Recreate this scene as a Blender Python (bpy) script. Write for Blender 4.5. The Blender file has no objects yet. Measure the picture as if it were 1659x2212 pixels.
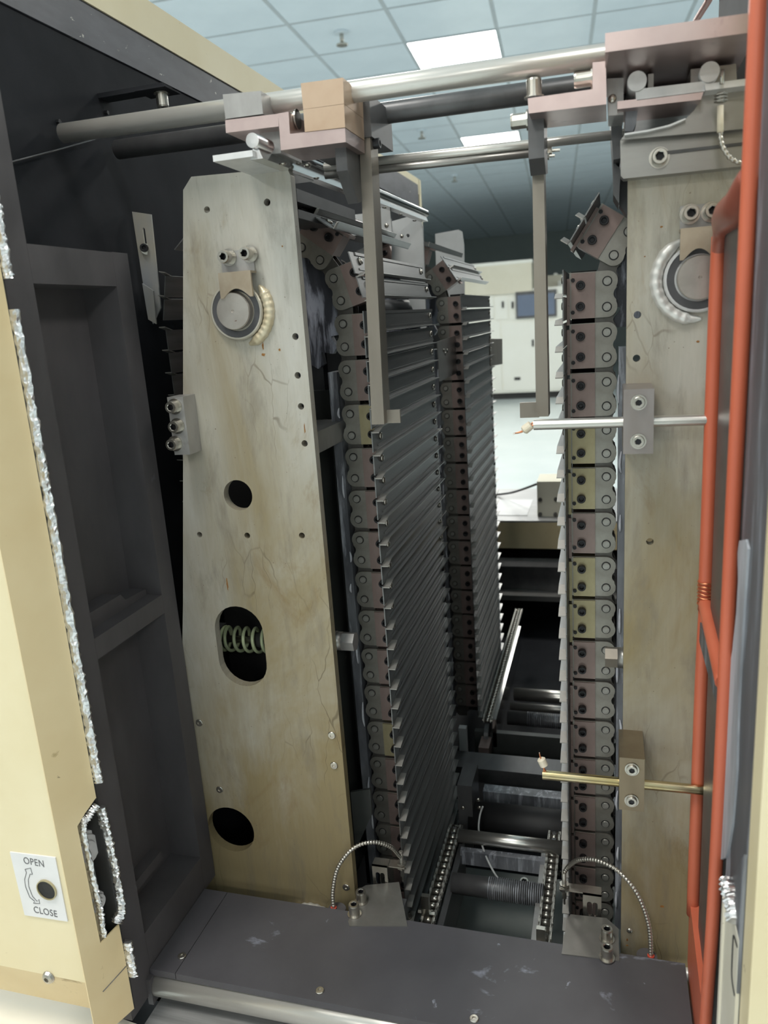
import bpy, bmesh, math, random
from mathutils import Vector, Matrix, Quaternion
random.seed(7)
S = bpy.context.scene
COL = S.collection
W, H, F = 1659.0, 2212.0, 1660.0

# ------------------------------------------------------------------ camera (machine axes: X right, Y into the machine, Z up; camera at the origin)
yd = Vector((482, -450, F)).normalized()
dn = Vector((460, 6594, F)); dn = (dn - yd * dn.dot(yd)).normalized()
xr = dn.cross(yd)
def c2w(v):
    v = Vector(v); return Vector((xr.dot(v), yd.dot(v), -dn.dot(v)))
cd = bpy.data.cameras.new('camera'); cam = bpy.data.objects.new('camera', cd); COL.objects.link(cam)
r_, u_, b_ = c2w((1, 0, 0)), c2w((0, -1, 0)), c2w((0, 0, -1))
cam.matrix_world = Matrix(((r_.x, u_.x, b_.x, 0), (r_.y, u_.y, b_.y, 0), (r_.z, u_.z, b_.z, 0), (0, 0, 0, 1)))
cd.sensor_fit = 'VERTICAL'; cd.sensor_height = 36.0; cd.lens = 36.0 * F / H
cd.clip_start = 0.02; cd.clip_end = 60
cd.dof.use_dof = True; cd.dof.focus_distance = 0.88; cd.dof.aperture_fstop = 8.0
S.camera = cam
S.view_settings.view_transform = 'Standard'; S.view_settings.look = 'None'
S.view_settings.gamma = 1.0; S.view_settings.use_curve_mapping = False
S.view_settings.exposure = 0.0

# ------------------------------------------------------------------ world and lamps
wd = bpy.data.worlds.new('world'); S.world = wd; wd.use_nodes = True
wd.node_tree.nodes['Background'].inputs[0].default_value = (0.85, 0.93, 1.0, 1)
wd.node_tree.nodes['Background'].inputs[1].default_value = 0.35
CEIL = 1.75; FLOOR = -1.35; ROT = math.radians(3.4)
LC = Vector((-1.0, 5.82, 0))
def room(u, v, z):            # room grid (turned a little against the machine), u across, v into the room, from the near lit panel
    c, s = math.cos(ROT), math.sin(ROT)
    return Vector((LC.x + u * c - v * s, LC.y + u * s + v * c, z))
LAMP_W = 30.0
for v in (-15.0, -12.0, -9.0, -6.0, -3.0, 0.0, 3.0):  # farthest rows behind the camera are unseen, added for frontal light
    for u in (-2.4, 0.0, 2.4):
        ld = bpy.data.lights.new('panel_and_fill_lamp', 'AREA'); ld.shape = 'SQUARE'; ld.size = 0.56
        ld.energy = LAMP_W; ld.color = (1.0, 0.965, 0.90)
        lo = bpy.data.objects.new('panel_and_fill_lamp', ld); lo.location = room(u, v, CEIL - 0.012); lo.rotation_euler = (0, 0, ROT)
        COL.objects.link(lo)

# ------------------------------------------------------------------ pixel rays onto known planes of the machine
def ray(px, py): return c2w((px - W / 2, py - H / 2, F))
def onY(px, py, Y):
    d = ray(px, py); return d * (Y / d.y)
def onX(px, py, X):
    d = ray(px, py); return d * (X / d.x)
def onZ(px, py, Z):
    d = ray(px, py); return d * (Z / d.z)

# ------------------------------------------------------------------ materials
def nodes(name):
    m = bpy.data.materials.new(name); m.use_nodes = True
    nt = m.node_tree; return m, nt, nt.nodes['Principled BSDF']
def ramp(nt, fac, stops):
    r = nt.nodes.new('ShaderNodeValToRGB'); e = r.color_ramp.elements
    while len(e) < len(stops): e.new(0.5)
    for el, (p, c) in zip(e, stops): el.position = p; el.color = (*c, 1)
    nt.links.new(fac, r.inputs[0]); return r.outputs[0]
def noise(nt, scale, detail=4, rough=0.6, stretch=(1, 1, 1), dist=0.0, coord='Object', off=(0, 0, 0)):
    tc = nt.nodes.new('ShaderNodeTexCoord'); mp = nt.nodes.new('ShaderNodeMapping')
    mp.inputs['Scale'].default_value = stretch; mp.inputs['Location'].default_value = off
    nt.links.new(tc.outputs[coord], mp.inputs[0])
    n = nt.nodes.new('ShaderNodeTexNoise'); n.inputs['Scale'].default_value = scale
    n.inputs['Detail'].default_value = detail; n.inputs['Roughness'].default_value = rough; n.inputs['Distortion'].default_value = dist
    nt.links.new(mp.outputs[0], n.inputs['Vector']); return n.outputs['Fac']
def mixc(nt, a, b, fac, mode='MIX'):
    x = nt.nodes.new('ShaderNodeMix'); x.data_type = 'RGBA'; x.blend_type = mode
    for v, i in ((fac, 0), (a, 6), (b, 7)):
        if isinstance(v, (int, float)): x.inputs[i].default_value = v
        elif isinstance(v, tuple): x.inputs[i].default_value = (*v, 1)
        else: nt.links.new(v, x.inputs[i])
    return x.outputs[2]
def bump(nt, bs, h, strength, dist=0.001):
    b = nt.nodes.new('ShaderNodeBump'); b.inputs['Strength'].default_value = strength; b.inputs['Distance'].default_value = dist
    nt.links.new(h, b.inputs['Height']); nt.links.new(b.outputs[0], bs.inputs['Normal'])
def surf(name, c1, c2, rough=0.5, metal=0.0, scale=30, stretch=(1, 1, 1), bmp=0.0, spots=None, lo=0.35, hi=0.65, spec=0.5, detail=4):
    m, nt, bs = nodes(name)
    f = noise(nt, scale, detail, 0.6, stretch)
    col = ramp(nt, f, [(lo, c1), (hi, c2)])
    if spots:
        for (sc, th, soft, c, st) in spots:
            g = noise(nt, sc, 5, 0.65, st, 0.4, off=(sc * .37, 1.7, sc * .11))
            k = ramp(nt, g, [(th, (0, 0, 0)), (min(1, th + soft), (1, 1, 1))])
            col = mixc(nt, col, c, k)
    nt.links.new(col, bs.inputs['Base Color'])
    bs.inputs['Roughness'].default_value = rough; bs.inputs['Metallic'].default_value = metal
    bs.inputs['Specular IOR Level'].default_value = spec
    if bmp: bump(nt, bs, f, bmp)
    return m
def plate_mat(name, seed=0.0, yel=1.0):
    m, nt, bs = nodes(name)
    base = ramp(nt, noise(nt, 9, 5, 0.6, (1, 1, .35), .3, off=(seed, 0, 0)), [(.35, (.43, .405, .34)), (.7, (.60, .585, .54))])
    # heat and oil stains: mostly on the lower half
    tc = nt.nodes.new('ShaderNodeTexCoord'); sp = nt.nodes.new('ShaderNodeSeparateXYZ'); nt.links.new(tc.outputs['Object'], sp.inputs[0])
    mr = nt.nodes.new('ShaderNodeMapRange'); mr.inputs[1].default_value = 0.90; mr.inputs[2].default_value = 0.15
    mr.inputs[3].default_value = -0.04; mr.inputs[4].default_value = 0.26 * yel; nt.links.new(sp.outputs[2], mr.inputs[0])
    n1 = noise(nt, 5.5, 6, .62, (1.5, 1, .5), .5, off=(seed + 3, 0, 1))
    ad = nt.nodes.new('ShaderNodeMath'); ad.operation = 'ADD'; nt.links.new(n1, ad.inputs[0]); nt.links.new(mr.outputs[0], ad.inputs[1])
    k = ramp(nt, ad.outputs[0], [(.47, (0, 0, 0)), (.78, (.9, .9, .9))])
    col = mixc(nt, base, (.31, .24, .115), k)
    k2 = ramp(nt, noise(nt, 7, 6, .7, (1.4, 1, .6), .8, off=(seed + 9, 2, 4)), [(.57, (0, 0, 0)), (.72, (.7, .7, .7))])
    col = mixc(nt, col, (.25, .165, .07), k2)
    k3 = ramp(nt, noise(nt, 14, 6, .7, (2.2, 1, .5), .3, off=(seed + 5, 2, 8)), [(.52, (0, 0, 0)), (.70, (.55, .55, .55))])
    col = mixc(nt, col, (.20, .175, .14), k3)
    k4 = ramp(nt, noise(nt, 420, 2, .5, (1, 1, 1), 0, off=(seed, 5, 5)), [(.71, (0, 0, 0)), (.75, (.8, .8, .8))])
    col = mixc(nt, col, (.16, .12, .08), k4)
    gr = ramp(nt, noise(nt, 300, 3, .6, (1, 1, .08), 0, off=(seed, 1, 1)), [(.3, (.92, .92, .92)), (.7, (1, 1, 1))])
    col = mixc(nt, col, gr, 1.0, 'MULTIPLY')
    # hairline crackle in the old coating, running down the plate
    mp = nt.nodes.new('ShaderNodeMapping'); mp.inputs['Scale'].default_value = (2.6, 1, .5); mp.inputs['Location'].default_value = (seed, seed, 0)
    nz = nt.nodes.new('ShaderNodeTexNoise'); nz.inputs['Scale'].default_value = 25; nt.links.new(tc.outputs['Object'], nz.inputs['Vector'])
    va = nt.nodes.new('ShaderNodeVectorMath'); va.operation = 'MULTIPLY_ADD'; va.inputs[1].default_value = (.025, .025, .03)
    nt.links.new(nz.outputs['Color'], va.inputs[0]); nt.links.new(tc.outputs['Object'], va.inputs[2]); nt.links.new(va.outputs[0], mp.inputs[0])
    vo = nt.nodes.new('ShaderNodeTexVoronoi'); vo.feature = 'DISTANCE_TO_EDGE'; vo.inputs['Scale'].default_value = 17; nt.links.new(mp.outputs[0], vo.inputs['Vector'])
    cr = ramp(nt, vo.outputs['Distance'], [(.005, (.9, .9, .9)), (.016, (0, 0, 0))])
    ms = ramp(nt, noise(nt, 8, 3, .5, (1, 1, .6), 0, off=(seed + 2, 1, 3)), [(.55, (0, 0, 0)), (.66, (.75, .75, .75))])
    ck = mixc(nt, cr, ms, 1.0, 'MULTIPLY')
    col = mixc(nt, col, (.13, .10, .06), ck)
    nt.links.new(col, bs.inputs['Base Color'])
    bs.inputs['Roughness'].default_value = .48; bs.inputs['Metallic'].default_value = .35
    bump(nt, bs, noise(nt, 160, 3, .6, (1, 1, .3)), .12)
    return m
M = {}
M['plate_a'] = plate_mat('worn_aluminium', 0.0)
M['plate_b'] = plate_mat('worn_aluminium_second', 4.3, .8)
M['cream'] = surf('cream_paint', (.76, .66, .42), (.82, .73, .50), .42, 0, 5, spots=[(60, .70, .04, (.35, .28, .16), (1, 1, 1))])
M['cream_old'] = surf('yellowed_cream_paint', (.72, .575, .33), (.79, .66, .41), .42, 0, 6, spots=[(26, .66, .08, (.40, .29, .13), (1, 1, 1)), (70, .71, .03, (.22, .16, .08), (1, 1, 1))])
M['cream_pale'] = surf('pale_cream_paint', (.72, .69, .58), (.78, .75, .65), .4, 0, 8, spots=[(90, .72, .03, (.35, .3, .2), (1, 1, 1))])
M['frame'] = surf('dark_grey_coating', (.072, .067, .071), (.092, .086, .091), .55, 0, 18, stretch=(1, 1, .5), bmp=.05, spec=.3, spots=[(16, .70, .1, (.20, .20, .24), (1, 1, .6))])
M['sill'] = surf('dark_grey_sill_coating', (.070, .067, .075), (.086, .083, .092), .45, 0, 14, bmp=.04, spots=[(13, .64, .10, (.30, .32, .39), (1.0, 1.7, 1)), (30, .69, .06, (.36, .38, .45), (1.6, 1, 1)), (120, .755, .02, (.6, .6, .6), (1, 1, 1))])
M['liner'] = surf('dark_liner', (.015, .016, .019), (.023, .024, .028), .6, 0, 12, bmp=.03, spec=.1)
M['seal_strip'] = surf('speckled_black_seal', (.05, .05, .06), (.085, .085, .10), .4, 0, 40, stretch=(1, .3, 1), bmp=.2, spots=[(95, .67, .03, (.5, .48, .43), (1, .5, 1))])
M['black'] = surf('black_oxide_and_recess_shade', (.018, .018, .020), (.030, .030, .034), .38, .4, 40)
M['void'] = surf('oily_black', (.006, .006, .007), (.012, .012, .013), .6, 0, 20)
M['stain'] = surf('stainless_steel', (.44, .415, .365), (.56, .53, .48), .27, .92, 60)
M['steel'] = surf('polished_steel', (.56, .54, .50), (.72, .70, .66), .30, .92, 12, stretch=(.2, 4, 4), spots=[(30, .66, .08, (.30, .25, .2), (.3, 2, 2))])
M['rod'] = surf('satin_ground_rod', (.56, .54, .50), (.70, .68, .64), .30, .58, 12, stretch=(.2, 4, 4), spots=[(30, .66, .08, (.34, .28, .2), (.3, 2, 2))])
M['steel_y'] = surf('polished_steel_lengthwise', (.50, .49, .48), (.68, .67, .66), .2, 1, 12, stretch=(4, .2, 4), bmp=.1)
M['rod_brass'] = surf('heat_tinted_tube', (.46, .36, .17), (.62, .55, .38), .2, 1, 9, stretch=(1, 3, 3), spots=[(20, .62, .1, (.30, .18, .05), (.6, 2, 2))])
M['clamp'] = surf('heat_tinted_clamp', (.30, .265, .25), (.36, .325, .315), .38, .75, 30, stretch=(1, 1, .3), spots=[(45, .70, .05, (.45, .25, .15), (1, 1, 1))])
M['clamp_b'] = surf('bronze_tinted_clamp', (.24, .19, .13), (.30, .245, .17), .36, .8, 30, stretch=(1, 1, .3))
M['grey_alu'] = surf('grey_machined_aluminium', (.34, .33, .32), (.42, .41, .40), .42, .55, 45, stretch=(1, 1, .4), spots=[(20, .66, .12, (.27, .25, .23), (1, 1, 1))])
M['alu'] = surf('bright_aluminium', (.60, .60, .60), (.74, .74, .74), .38, .6, 35, spots=[(40, .64, .08, (.45, .45, .46), (1, 1, 1))])
M['sheet'] = surf('satin_sheet_steel', (.30, .29, .275), (.36, .35, .33), .35, .75, 20, stretch=(.4, 1, 2))
M['pink'] = surf('faded_pink_anodising', (.46, .36, .345), (.54, .43, .41), .34, .85, 26, bmp=.03, spots=[(22, .62, .15, (.33, .25, .25), (1, 1, 1))])
M['copper'] = surf('copper_tinted_block', (.47, .33, .23), (.54, .40, .29), .42, .35, 22, spots=[(60, .71, .03, (.3, .2, .13), (1, 1, 1))])
M['mauve'] = surf('mauve_anodising', (.265, .195, .178), (.33, .25, .228), .40, .45, 40, stretch=(1, 1, .6), spots=[(150, .71, .03, (.10, .08, .08), (1, 1, 1)), (14, .58, .2, (.20, .16, .155), (1, 1, 1))])
M['brass'] = surf('straw_tinted_block', (.37, .32, .185), (.46, .405, .25), .40, .45, 40, stretch=(1, 1, .6), spots=[(110, .69, .03, (.2, .15, .08), (1, 1, 1)), (16, .6, .15, (.33, .26, .15), (1, 1, 1))])
M['link'] = surf('chain_steel', (.27, .255, .225), (.35, .335, .30), .40, .7, 50, spots=[(170, .70, .03, (.08, .07, .06), (1, 1, 1))])
M['link_dark'] = surf('dark_chain_steel', (.11, .105, .095), (.17, .16, .15), .45, .7, 40)
M['pin'] = surf('pin_end_steel', (.33, .32, .29), (.42, .41, .38), .42, .7, 200)
M['slat'] = surf('gunmetal_slat', (.155, .157, .157), (.225, .226, .225), .36, .75, 30, stretch=(3, .15, 3), spots=[(20, .66, .06, (.30, .30, .30), (3, .2, 3))])
M['slat_edge'] = surf('lit_slat_lead_in', (.34, .325, .30), (.40, .385, .36), .45, .6, 30)  # lighter tone paints the light caught by the slat's near end
M['slat_lip'] = surf('highlit_slat_flange', (.27, .27, .265), (.36, .36, .355), .32, .8, 30, stretch=(3, .15, 3))  # lighter than the slat: flange highlight put into the colour
M['grease'] = surf('grease_smeared_steel', (.09, .094, .108), (.24, .25, .275), .4, .2, 30, stretch=(1, 1, .25), bmp=.3, spots=[(42, .50, .12, (.44, .46, .51), (1.8, 1, .22))])
M['grease_dark'] = surf('grease_smeared_sprocket', (.022, .024, .032), (.06, .064, .08), .42, .1, 26, stretch=(1.8, 1, .35), bmp=.3, spots=[(26, .50, .14, (.30, .32, .38), (2.6, 1, .4))])
M['white_grease'] = surf('white_grease', (.45, .47, .53), (.66, .67, .72), .4, 0, 60, bmp=.5)
M['bearing'] = surf('dark_bearing_seal', (.062, .062, .067), (.085, .085, .09), .5, .1, 40)
M['shaft'] = surf('turned_shaft_face', (.46, .42, .38), (.55, .51, .47), .3, .8, 55, spots=[(90, .70, .03, (.22, .12, .08), (1, 1, 1))])
M['weld'] = surf('bright_weld_bead', (.62, .61, .58), (.78, .77, .74), .42, .45, 40, bmp=.2)
M['weld_y'] = surf('yellowed_weld_bead', (.58, .50, .34), (.72, .66, .52), .4, .4, 40, bmp=.3, spots=[(60, .66, .05, (.25, .15, .07), (1, 1, 1))])
M['orange'] = surf('orange_silicone', (.54, .125, .065), (.64, .165, .09), .38, 0, 10, stretch=(1, 1, .25), bmp=.06, spots=[(30, .70, .08, (.30, .05, .03), (1, 1, .5))], spec=.45)
M['orange_dark'] = surf('brown_red_silicone', (.26, .075, .05), (.36, .11, .075), .35, 0, 16, bmp=.1)
M['wire_copper'] = surf('copper_wire', (.62, .22, .10), (.75, .32, .17), .3, .8, 60)
M['jamb'] = surf('residue_streaked_jamb', (.075, .077, .088), (.115, .118, .132), .5, 0, 20, stretch=(1, 1, .2), bmp=.2, spots=[(45, .54, .10, (.24, .26, .30), (1, 1, .08)), (50, .7, .05, (.03, .03, .035), (1, 1, .4))])
M['spring'] = surf('pale_green_spring', (.55, .64, .38), (.62, .70, .44), .35, .1, 30)
M['inner'] = surf('dark_green_grey_paint', (.050, .055, .052), (.070, .075, .072), .5, .1, 14, spots=[(20, .68, .05, (.18, .17, .14), (1, 1, .5))])
M['foil'] = None
M['label'] = surf('white_plastic_plate', (.72, .72, .73), (.78, .78, .79), .4, 0, 20, spots=[(70, .70, .04, (.5, .5, .5), (1, 1, 1))])
M['ink'] = surf('dark_print', (.10, .10, .11), (.13, .13, .14), .5, 0, 30)
M['ceramic'] = surf('cream_ceramic', (.74, .66, .50), (.82, .75, .62), .45, 0, 40)
M['brushed'] = surf('brushed_aluminium', (.36, .36, .36), (.50, .50, .50), .4, .6, 30, stretch=(.25, 6, 1), spots=[(30, .66, .06, (.65, .65, .65), (.3, 2, 1))])
M['pan'] = surf('grey_green_pan', (.20, .22, .21), (.25, .27, .26), .4, .2, 10, spots=[(45, .70, .04, (.04, .04, .04), (1, 1, 1))])
M['zinc'] = surf('heat_blued_zinc', (.56, .50, .38), (.42, .44, .48), .35, .35, 12, stretch=(1, 1, .6))
M['bracket'] = surf('grey_painted_bracket', (.44, .45, .45), (.50, .51, .51), .45, .1, 20)
M['dkgrey'] = surf('dark_grey_metal', (.085, .085, .088), (.12, .12, .123), .4, .5, 30, stretch=(1, .4, 1))
M['barwarm'] = surf('warm_grey_bar', (.22, .195, .165), (.28, .25, .21), .4, .6, 20, stretch=(1, 1, .15))
M['residue'] = surf('dried_white_residue', (.20, .215, .24), (.46, .49, .54), .5, 0, 40, stretch=(1, 1, .15), bmp=.4, lo=.3, hi=.6)
M['bracket_plate'] = surf('dull_bracket_plate', (.17, .165, .15), (.22, .21, .195), .42, .5, 22, spots=[(40, .70, .05, (.4, .4, .4), (1, 1, 1))])
M['red'] = surf('red_thread_lock', (.5, .05, .03), (.6, .1, .06), .4, 0, 50)
M['tile'] = surf('ceiling_board', (.62, .71, .78), (.67, .76, .83), .28, 0, 3, spec=.8)
M['tbar'] = surf('grey_grid_bar', (.36, .41, .44), (.42, .47, .50), .5, 0, 5)
M['floor_m'] = surf('pale_glossy_floor', (.72, .80, .80), (.78, .85, .85), .18, 0, 1.5)
M['wall_far'] = surf('dark_green_grey_wall', (.26, .30, .29), (.29, .33, .32), .8, 0, 2)
M['wall_pale'] = surf('pale_wall_paint', (.70, .72, .72), (.76, .78, .78), .7, 0, 2)
M['cab'] = surf('off_white_cabinet_paint', (.93, .93, .85), (.95, .95, .88), .4, 0, 3)
M['cab_cream'] = surf('cream_cabinet_paint', (.74, .70, .56), (.80, .76, .63), .45, 0, 3)
M['screen'] = surf('blue_grey_screen', (.15, .19, .27), (.18, .22, .31), .2, 0, 2)
M['gap'] = surf('dark_gap', (.02, .02, .02), (.03, .03, .03), .6, 0, 5)
M['lamp'] = None
def special():
    m, nt, bs = nodes('crumpled_foil')
    bs.inputs['Metallic'].default_value = 1; bs.inputs['Roughness'].default_value = .3; bs.inputs['Base Color'].default_value = (.72, .72, .73, 1)
    tc = nt.nodes.new('ShaderNodeTexCoord'); vo = nt.nodes.new('ShaderNodeTexVoronoi'); vo.inputs['Scale'].default_value = 150
    nt.links.new(tc.outputs['Object'], vo.inputs['Vector']); bump(nt, bs, vo.outputs['Distance'], .5, .003)
    M['foil'] = m
    m, nt, bs = nodes('lit_panel'); bs.inputs['Base Color'].default_value = (.9, .9, .9, 1)
    bs.inputs['Emission Color'].default_value = (1, .99, .96, 1); bs.inputs['Emission Strength'].default_value = 6
    M['lamp'] = m
    m, nt, bs = nodes('metal_sheath'); bs.inputs['Metallic'].default_value = .9; bs.inputs['Roughness'].default_value = .3
    bs.inputs['Base Color'].default_value = (.48, .45, .40, 1); M['sheath'] = m
special()

# ------------------------------------------------------------------ mesh helpers
class MB:
    def __init__(s): s.bm = bmesh.new()
    def _new(s, f):
        n0 = len(s.bm.verts); f(); s.bm.verts.ensure_lookup_table(); return [s.bm.verts[i] for i in range(n0, len(s.bm.verts))]
    def hexa(s, f, b):
        """front quad and back quad (4 points each, same order)"""
        v = [s.bm.verts.new(p) for p in list(f) + list(b)]
        n = len(f)
        s.bm.faces.new(v[:n]); s.bm.faces.new(v[n:][::-1])
        for i in range(n): s.bm.faces.new((v[i], v[i + n], v[(i + 1) % n + n], v[(i + 1) % n]))
        return s
    def box(s, a, b):
        x0, y0, z0 = a; x1, y1, z1 = b
        return s.hexa([(x0, y0, z0), (x1, y0, z0), (x1, y0, z1), (x0, y0, z1)], [(x0, y1, z0), (x1, y1, z0), (x1, y1, z1), (x0, y1, z1)])
    def prismY(s, pts, y0, y1):
        """outline of (x,z) points swept from y0 to y1"""
        return s.hexa([(x, y0, z) for x, z in pts], [(x, y1, z) for x, z in pts])
    def prismX(s, pts, x0, x1):
        return s.hexa([(x0, y, z) for y, z in pts], [(x1, y, z) for y, z in pts])
    def prismZ(s, pts, z0, z1):
        return s.hexa([(x, y, z0) for x, y in pts], [(x, y, z1) for x, y in pts])
    def holed(s, outer, holes, y0, y1):
        """plate in XZ with holes, from y0 to y1"""
        bm = s.bm; loops = []
        for lp in [outer] + holes:
            vs = [bm.verts.new((x, y0, z)) for x, z in lp]
            es = [bm.edges.new((vs[i], vs[(i + 1) % len(vs)])) for i in range(len(vs))]
            loops.append((vs, es))
        r = bmesh.ops.triangle_fill(bm, use_beauty=True, edges=[e for _, es in loops for e in es])
        fs = [g for g in r['geom'] if isinstance(g, bmesh.types.BMFace)]
        vm = {v: bm.verts.new((v.co.x, y1, v.co.z)) for vs, _ in loops for v in vs}
        for f in fs: bm.faces.new([vm[v] for v in reversed(f.verts)])
        for vs, _ in loops:
            n = len(vs)
            for i in range(n): bm.faces.new((vs[i], vs[(i + 1) % n], vm[vs[(i + 1) % n]], vm[vs[i]]))
        return s
    def cyl(s, p0, p1, r, n=20, r1=None, cap=True):
        p0, p1 = Vector(p0), Vector(p1); d = (p1 - p0).normalized()
        a = d.orthogonal().normalized(); b = d.cross(a); r1 = r if r1 is None else r1
        A = [s.bm.verts.new(p0 + (a * math.cos(t) + b * math.sin(t)) * r) for t in [2 * math.pi * i / n for i in range(n)]]
        B = [s.bm.verts.new(p1 + (a * math.cos(t) + b * math.sin(t)) * r1) for t in [2 * math.pi * i / n for i in range(n)]]
        for i in range(n):
            f = s.bm.faces.new((A[i], A[(i + 1) % n], B[(i + 1) % n], B[i])); f.smooth = n > 8
        if cap: s.bm.faces.new(A[::-1]); s.bm.faces.new(B)
        return s
    def lathe(s, prof, axis=(0, 0, 1), at=(0, 0, 0), n=24, hexi=()):
        """prof: (radius, height) rings along axis; ring indices in hexi are hexagonal"""
        ax = Vector(axis).normalized(); at = Vector(at); a = ax.orthogonal().normalized(); b = ax.cross(a); rings = []
        for k, (r, h) in enumerate(prof):
            ring = []
            for i in range(n):
                t = 2 * math.pi * i / n; rr = r
                if k in hexi: rr = r * math.cos(math.pi / 6) / math.cos((t % (math.pi / 3)) - math.pi / 6)
                ring.append(s.bm.verts.new(at + ax * h + (a * math.cos(t) + b * math.sin(t)) * rr))
            rings.append(ring)
        for R0, R1 in zip(rings, rings[1:]):
            for i in range(n): s.bm.faces.new((R0[i], R0[(i + 1) % n], R1[(i + 1) % n], R1[i]))
        s.bm.faces.new(rings[0][::-1]); s.bm.faces.new(rings[-1]); return s
    def tube(s, path, r, n=10, flat=None, rads=None):
        path = [Vector(p) for p in path]; up = None; rings = []
        for i, p in enumerate(path):
            d = (path[min(i + 1, len(path) - 1)] - path[max(i - 1, 0)]).normalized()
            if up is None: up = d.orthogonal().normalized()
            up = (up - d * up.dot(d)).normalized(); w = d.cross(up); rr = rads[i] if rads else r
            rings.append([s.bm.verts.new(p + (up * math.cos(2 * math.pi * k / n) + w * math.sin(2 * math.pi * k / n)) * rr) for k in range(n)])
        for A, B in zip(rings, rings[1:]):
            for k in range(n):
                f = s.bm.faces.new((A[k], A[(k + 1) % n], B[(k + 1) % n], B[k])); f.smooth = True
        s.bm.faces.new(rings[0][::-1]); s.bm.faces.new(rings[-1]); return s
    def bevel(s, w, seg=1, ang=30):
        es = [e for e in s.bm.edges if len(e.link_faces) == 2 and e.calc_face_angle(0) > math.radians(ang)]
        bmesh.ops.bevel(s.bm, geom=es, offset=w, segments=seg, affect='EDGES', profile=.5, clamp_overlap=True); return s
    def mesh(s, name, mat, org=(0, 0, 0), smooth=False):
        o = Vector(org)
        for v in s.bm.verts: v.co -= o
        bmesh.ops.recalc_face_normals(s.bm, faces=s.bm.faces[:])
        me = bpy.data.meshes.new(name); s.bm.to_mesh(me); s.bm.free()
        if smooth:
            for p in me.polygons: p.use_smooth = True
        me.materials.append(M[mat] if isinstance(mat, str) else mat); return me
def tag(o, label=None, cat=None, group=None, kind=None):
    for k, v in (('label', label), ('category', cat), ('group', group), ('kind', kind)):
        if v: o[k] = v
    return o
def thing(name, label, cat, loc=(0, 0, 0), group=None):
    o = bpy.data.objects.new(name, None); o.location = loc; o.empty_display_size = .05; COL.objects.link(o); return tag(o, label, cat, group)
def inst(name, me, parent=None, loc=(0, 0, 0), rot=None):
    o = bpy.data.objects.new(name, me); COL.objects.link(o); o.parent = parent; o.location = loc
    if rot is not None: o.rotation_mode = 'QUATERNION'; o.rotation_quaternion = rot
    return o
def part(name, mb, mat, parent, smooth=False, label=None):
    """a part modelled in machine coordinates under a thing (or a part) that has no rotation"""
    org = Vector((0, 0, 0)); p = parent
    while p is not None: org += Vector(p.location); p = p.parent
    o = inst(name, mb.mesh(name, mat, org, smooth), parent)
    if label: o['label'] = label
    return o
def solo(name, mb, mat, label, cat, loc, group=None, smooth=False):
    return tag(inst(name, mb.mesh(name, mat, loc, smooth), None, loc), label, cat, group)
def struct(name, mb, mat, parent=None):
    o = inst(name, mb.mesh(name, mat), parent)
    if parent is None: o['kind'] = 'structure'
    return o
def circ(cx, cz, r, n=28): return [(cx + r * math.cos(2 * math.pi * i / n), cz + r * math.sin(2 * math.pi * i / n)) for i in range(n)]
def zrot(axis): return Vector((0, 0, 1)).rotation_difference(Vector(axis))
def P2(lst, Y):
    return [(p.x, p.z) for p in (onY(x, y, Y) for x, y in lst)]
def smoothpath(pts, k=6):
    pts = [Vector(p) for p in pts]; out = []
    for i in range(len(pts) - 1):
        p0, p1, p2, p3 = pts[max(i - 1, 0)], pts[i], pts[i + 1], pts[min(i + 2, len(pts) - 1)]
        for j in range(k):
            t = j / k; out.append(.5 * ((2 * p1) + (p2 - p0) * t + (2 * p0 - 5 * p1 + 4 * p2 - p3) * t * t + (3 * p1 - p0 - 3 * p2 + p3) * t ** 3))
    out.append(pts[-1]); return out
# shared fasteners, head along +Z with its base at 0
def screw_mesh(name, r, h, mat, washer=False):
    b = MB(); z = 0
    if washer: b.lathe([(r * 1.32, 0), (r * 1.32, .0012), (r * .5, .0012)], n=18); z = .0012
    b.lathe([(r, z), (r, z + h * .88), (r * .92, z + h), (r * .60, z + h), (r * .56, z + h * .95), (r * .52, z + h * .45)], n=18, hexi=(4, 5))
    me = b.mesh(name, mat); me.materials.append(M['black'])
    for p in me.polygons:
        if p.center.z < z + h * .93 and math.hypot(p.center.x, p.center.y) < r * .54: p.material_index = 1  # socket recess faces coloured black, standing in for the shade inside
    return me
ME = {}
ME['cap'] = screw_mesh('cap_screw', .0062, .0085, 'stain', True)
ME['cap_long'] = screw_mesh('cap_screw_long', .0062, .013, 'stain', True)
ME['cap_sunk'] = screw_mesh('cap_screw_flush', .0050, .0022, 'stain', True)
ME['black_screw'] = screw_mesh('black_screw', .0046, .0060, 'black')
b = MB(); b.lathe([(.0032, 0), (.0032, .0006), (.0022, .0014), (.0005, .0017)], n=12); ME['round_screw'] = b.mesh('round_screw', 'stain', smooth=True)
b = MB(); b.lathe([(.0026, 0), (.0026, .003), (.0022, .0034)], n=6); ME['hex_head'] = b.mesh('hex_head', 'black')
b = MB(); b.lathe([(.0046, 0), (.0046, .0011), (.0040, .0017), (.0020, .0018), (.0019, .0009)], n=14, hexi=(3, 4)); ME['rivet'] = b.mesh('rivet', 'stain')
def put(name, key, parent, pos, axis=(0, -1, 0)):
    """a shared fastener at a point in machine coordinates"""
    org = Vector((0, 0, 0)); p = parent
    while p is not None: org += Vector(p.location); p = p.parent
    return inst(name, ME[key], parent, Vector(pos) - org, zrot(axis))

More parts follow.
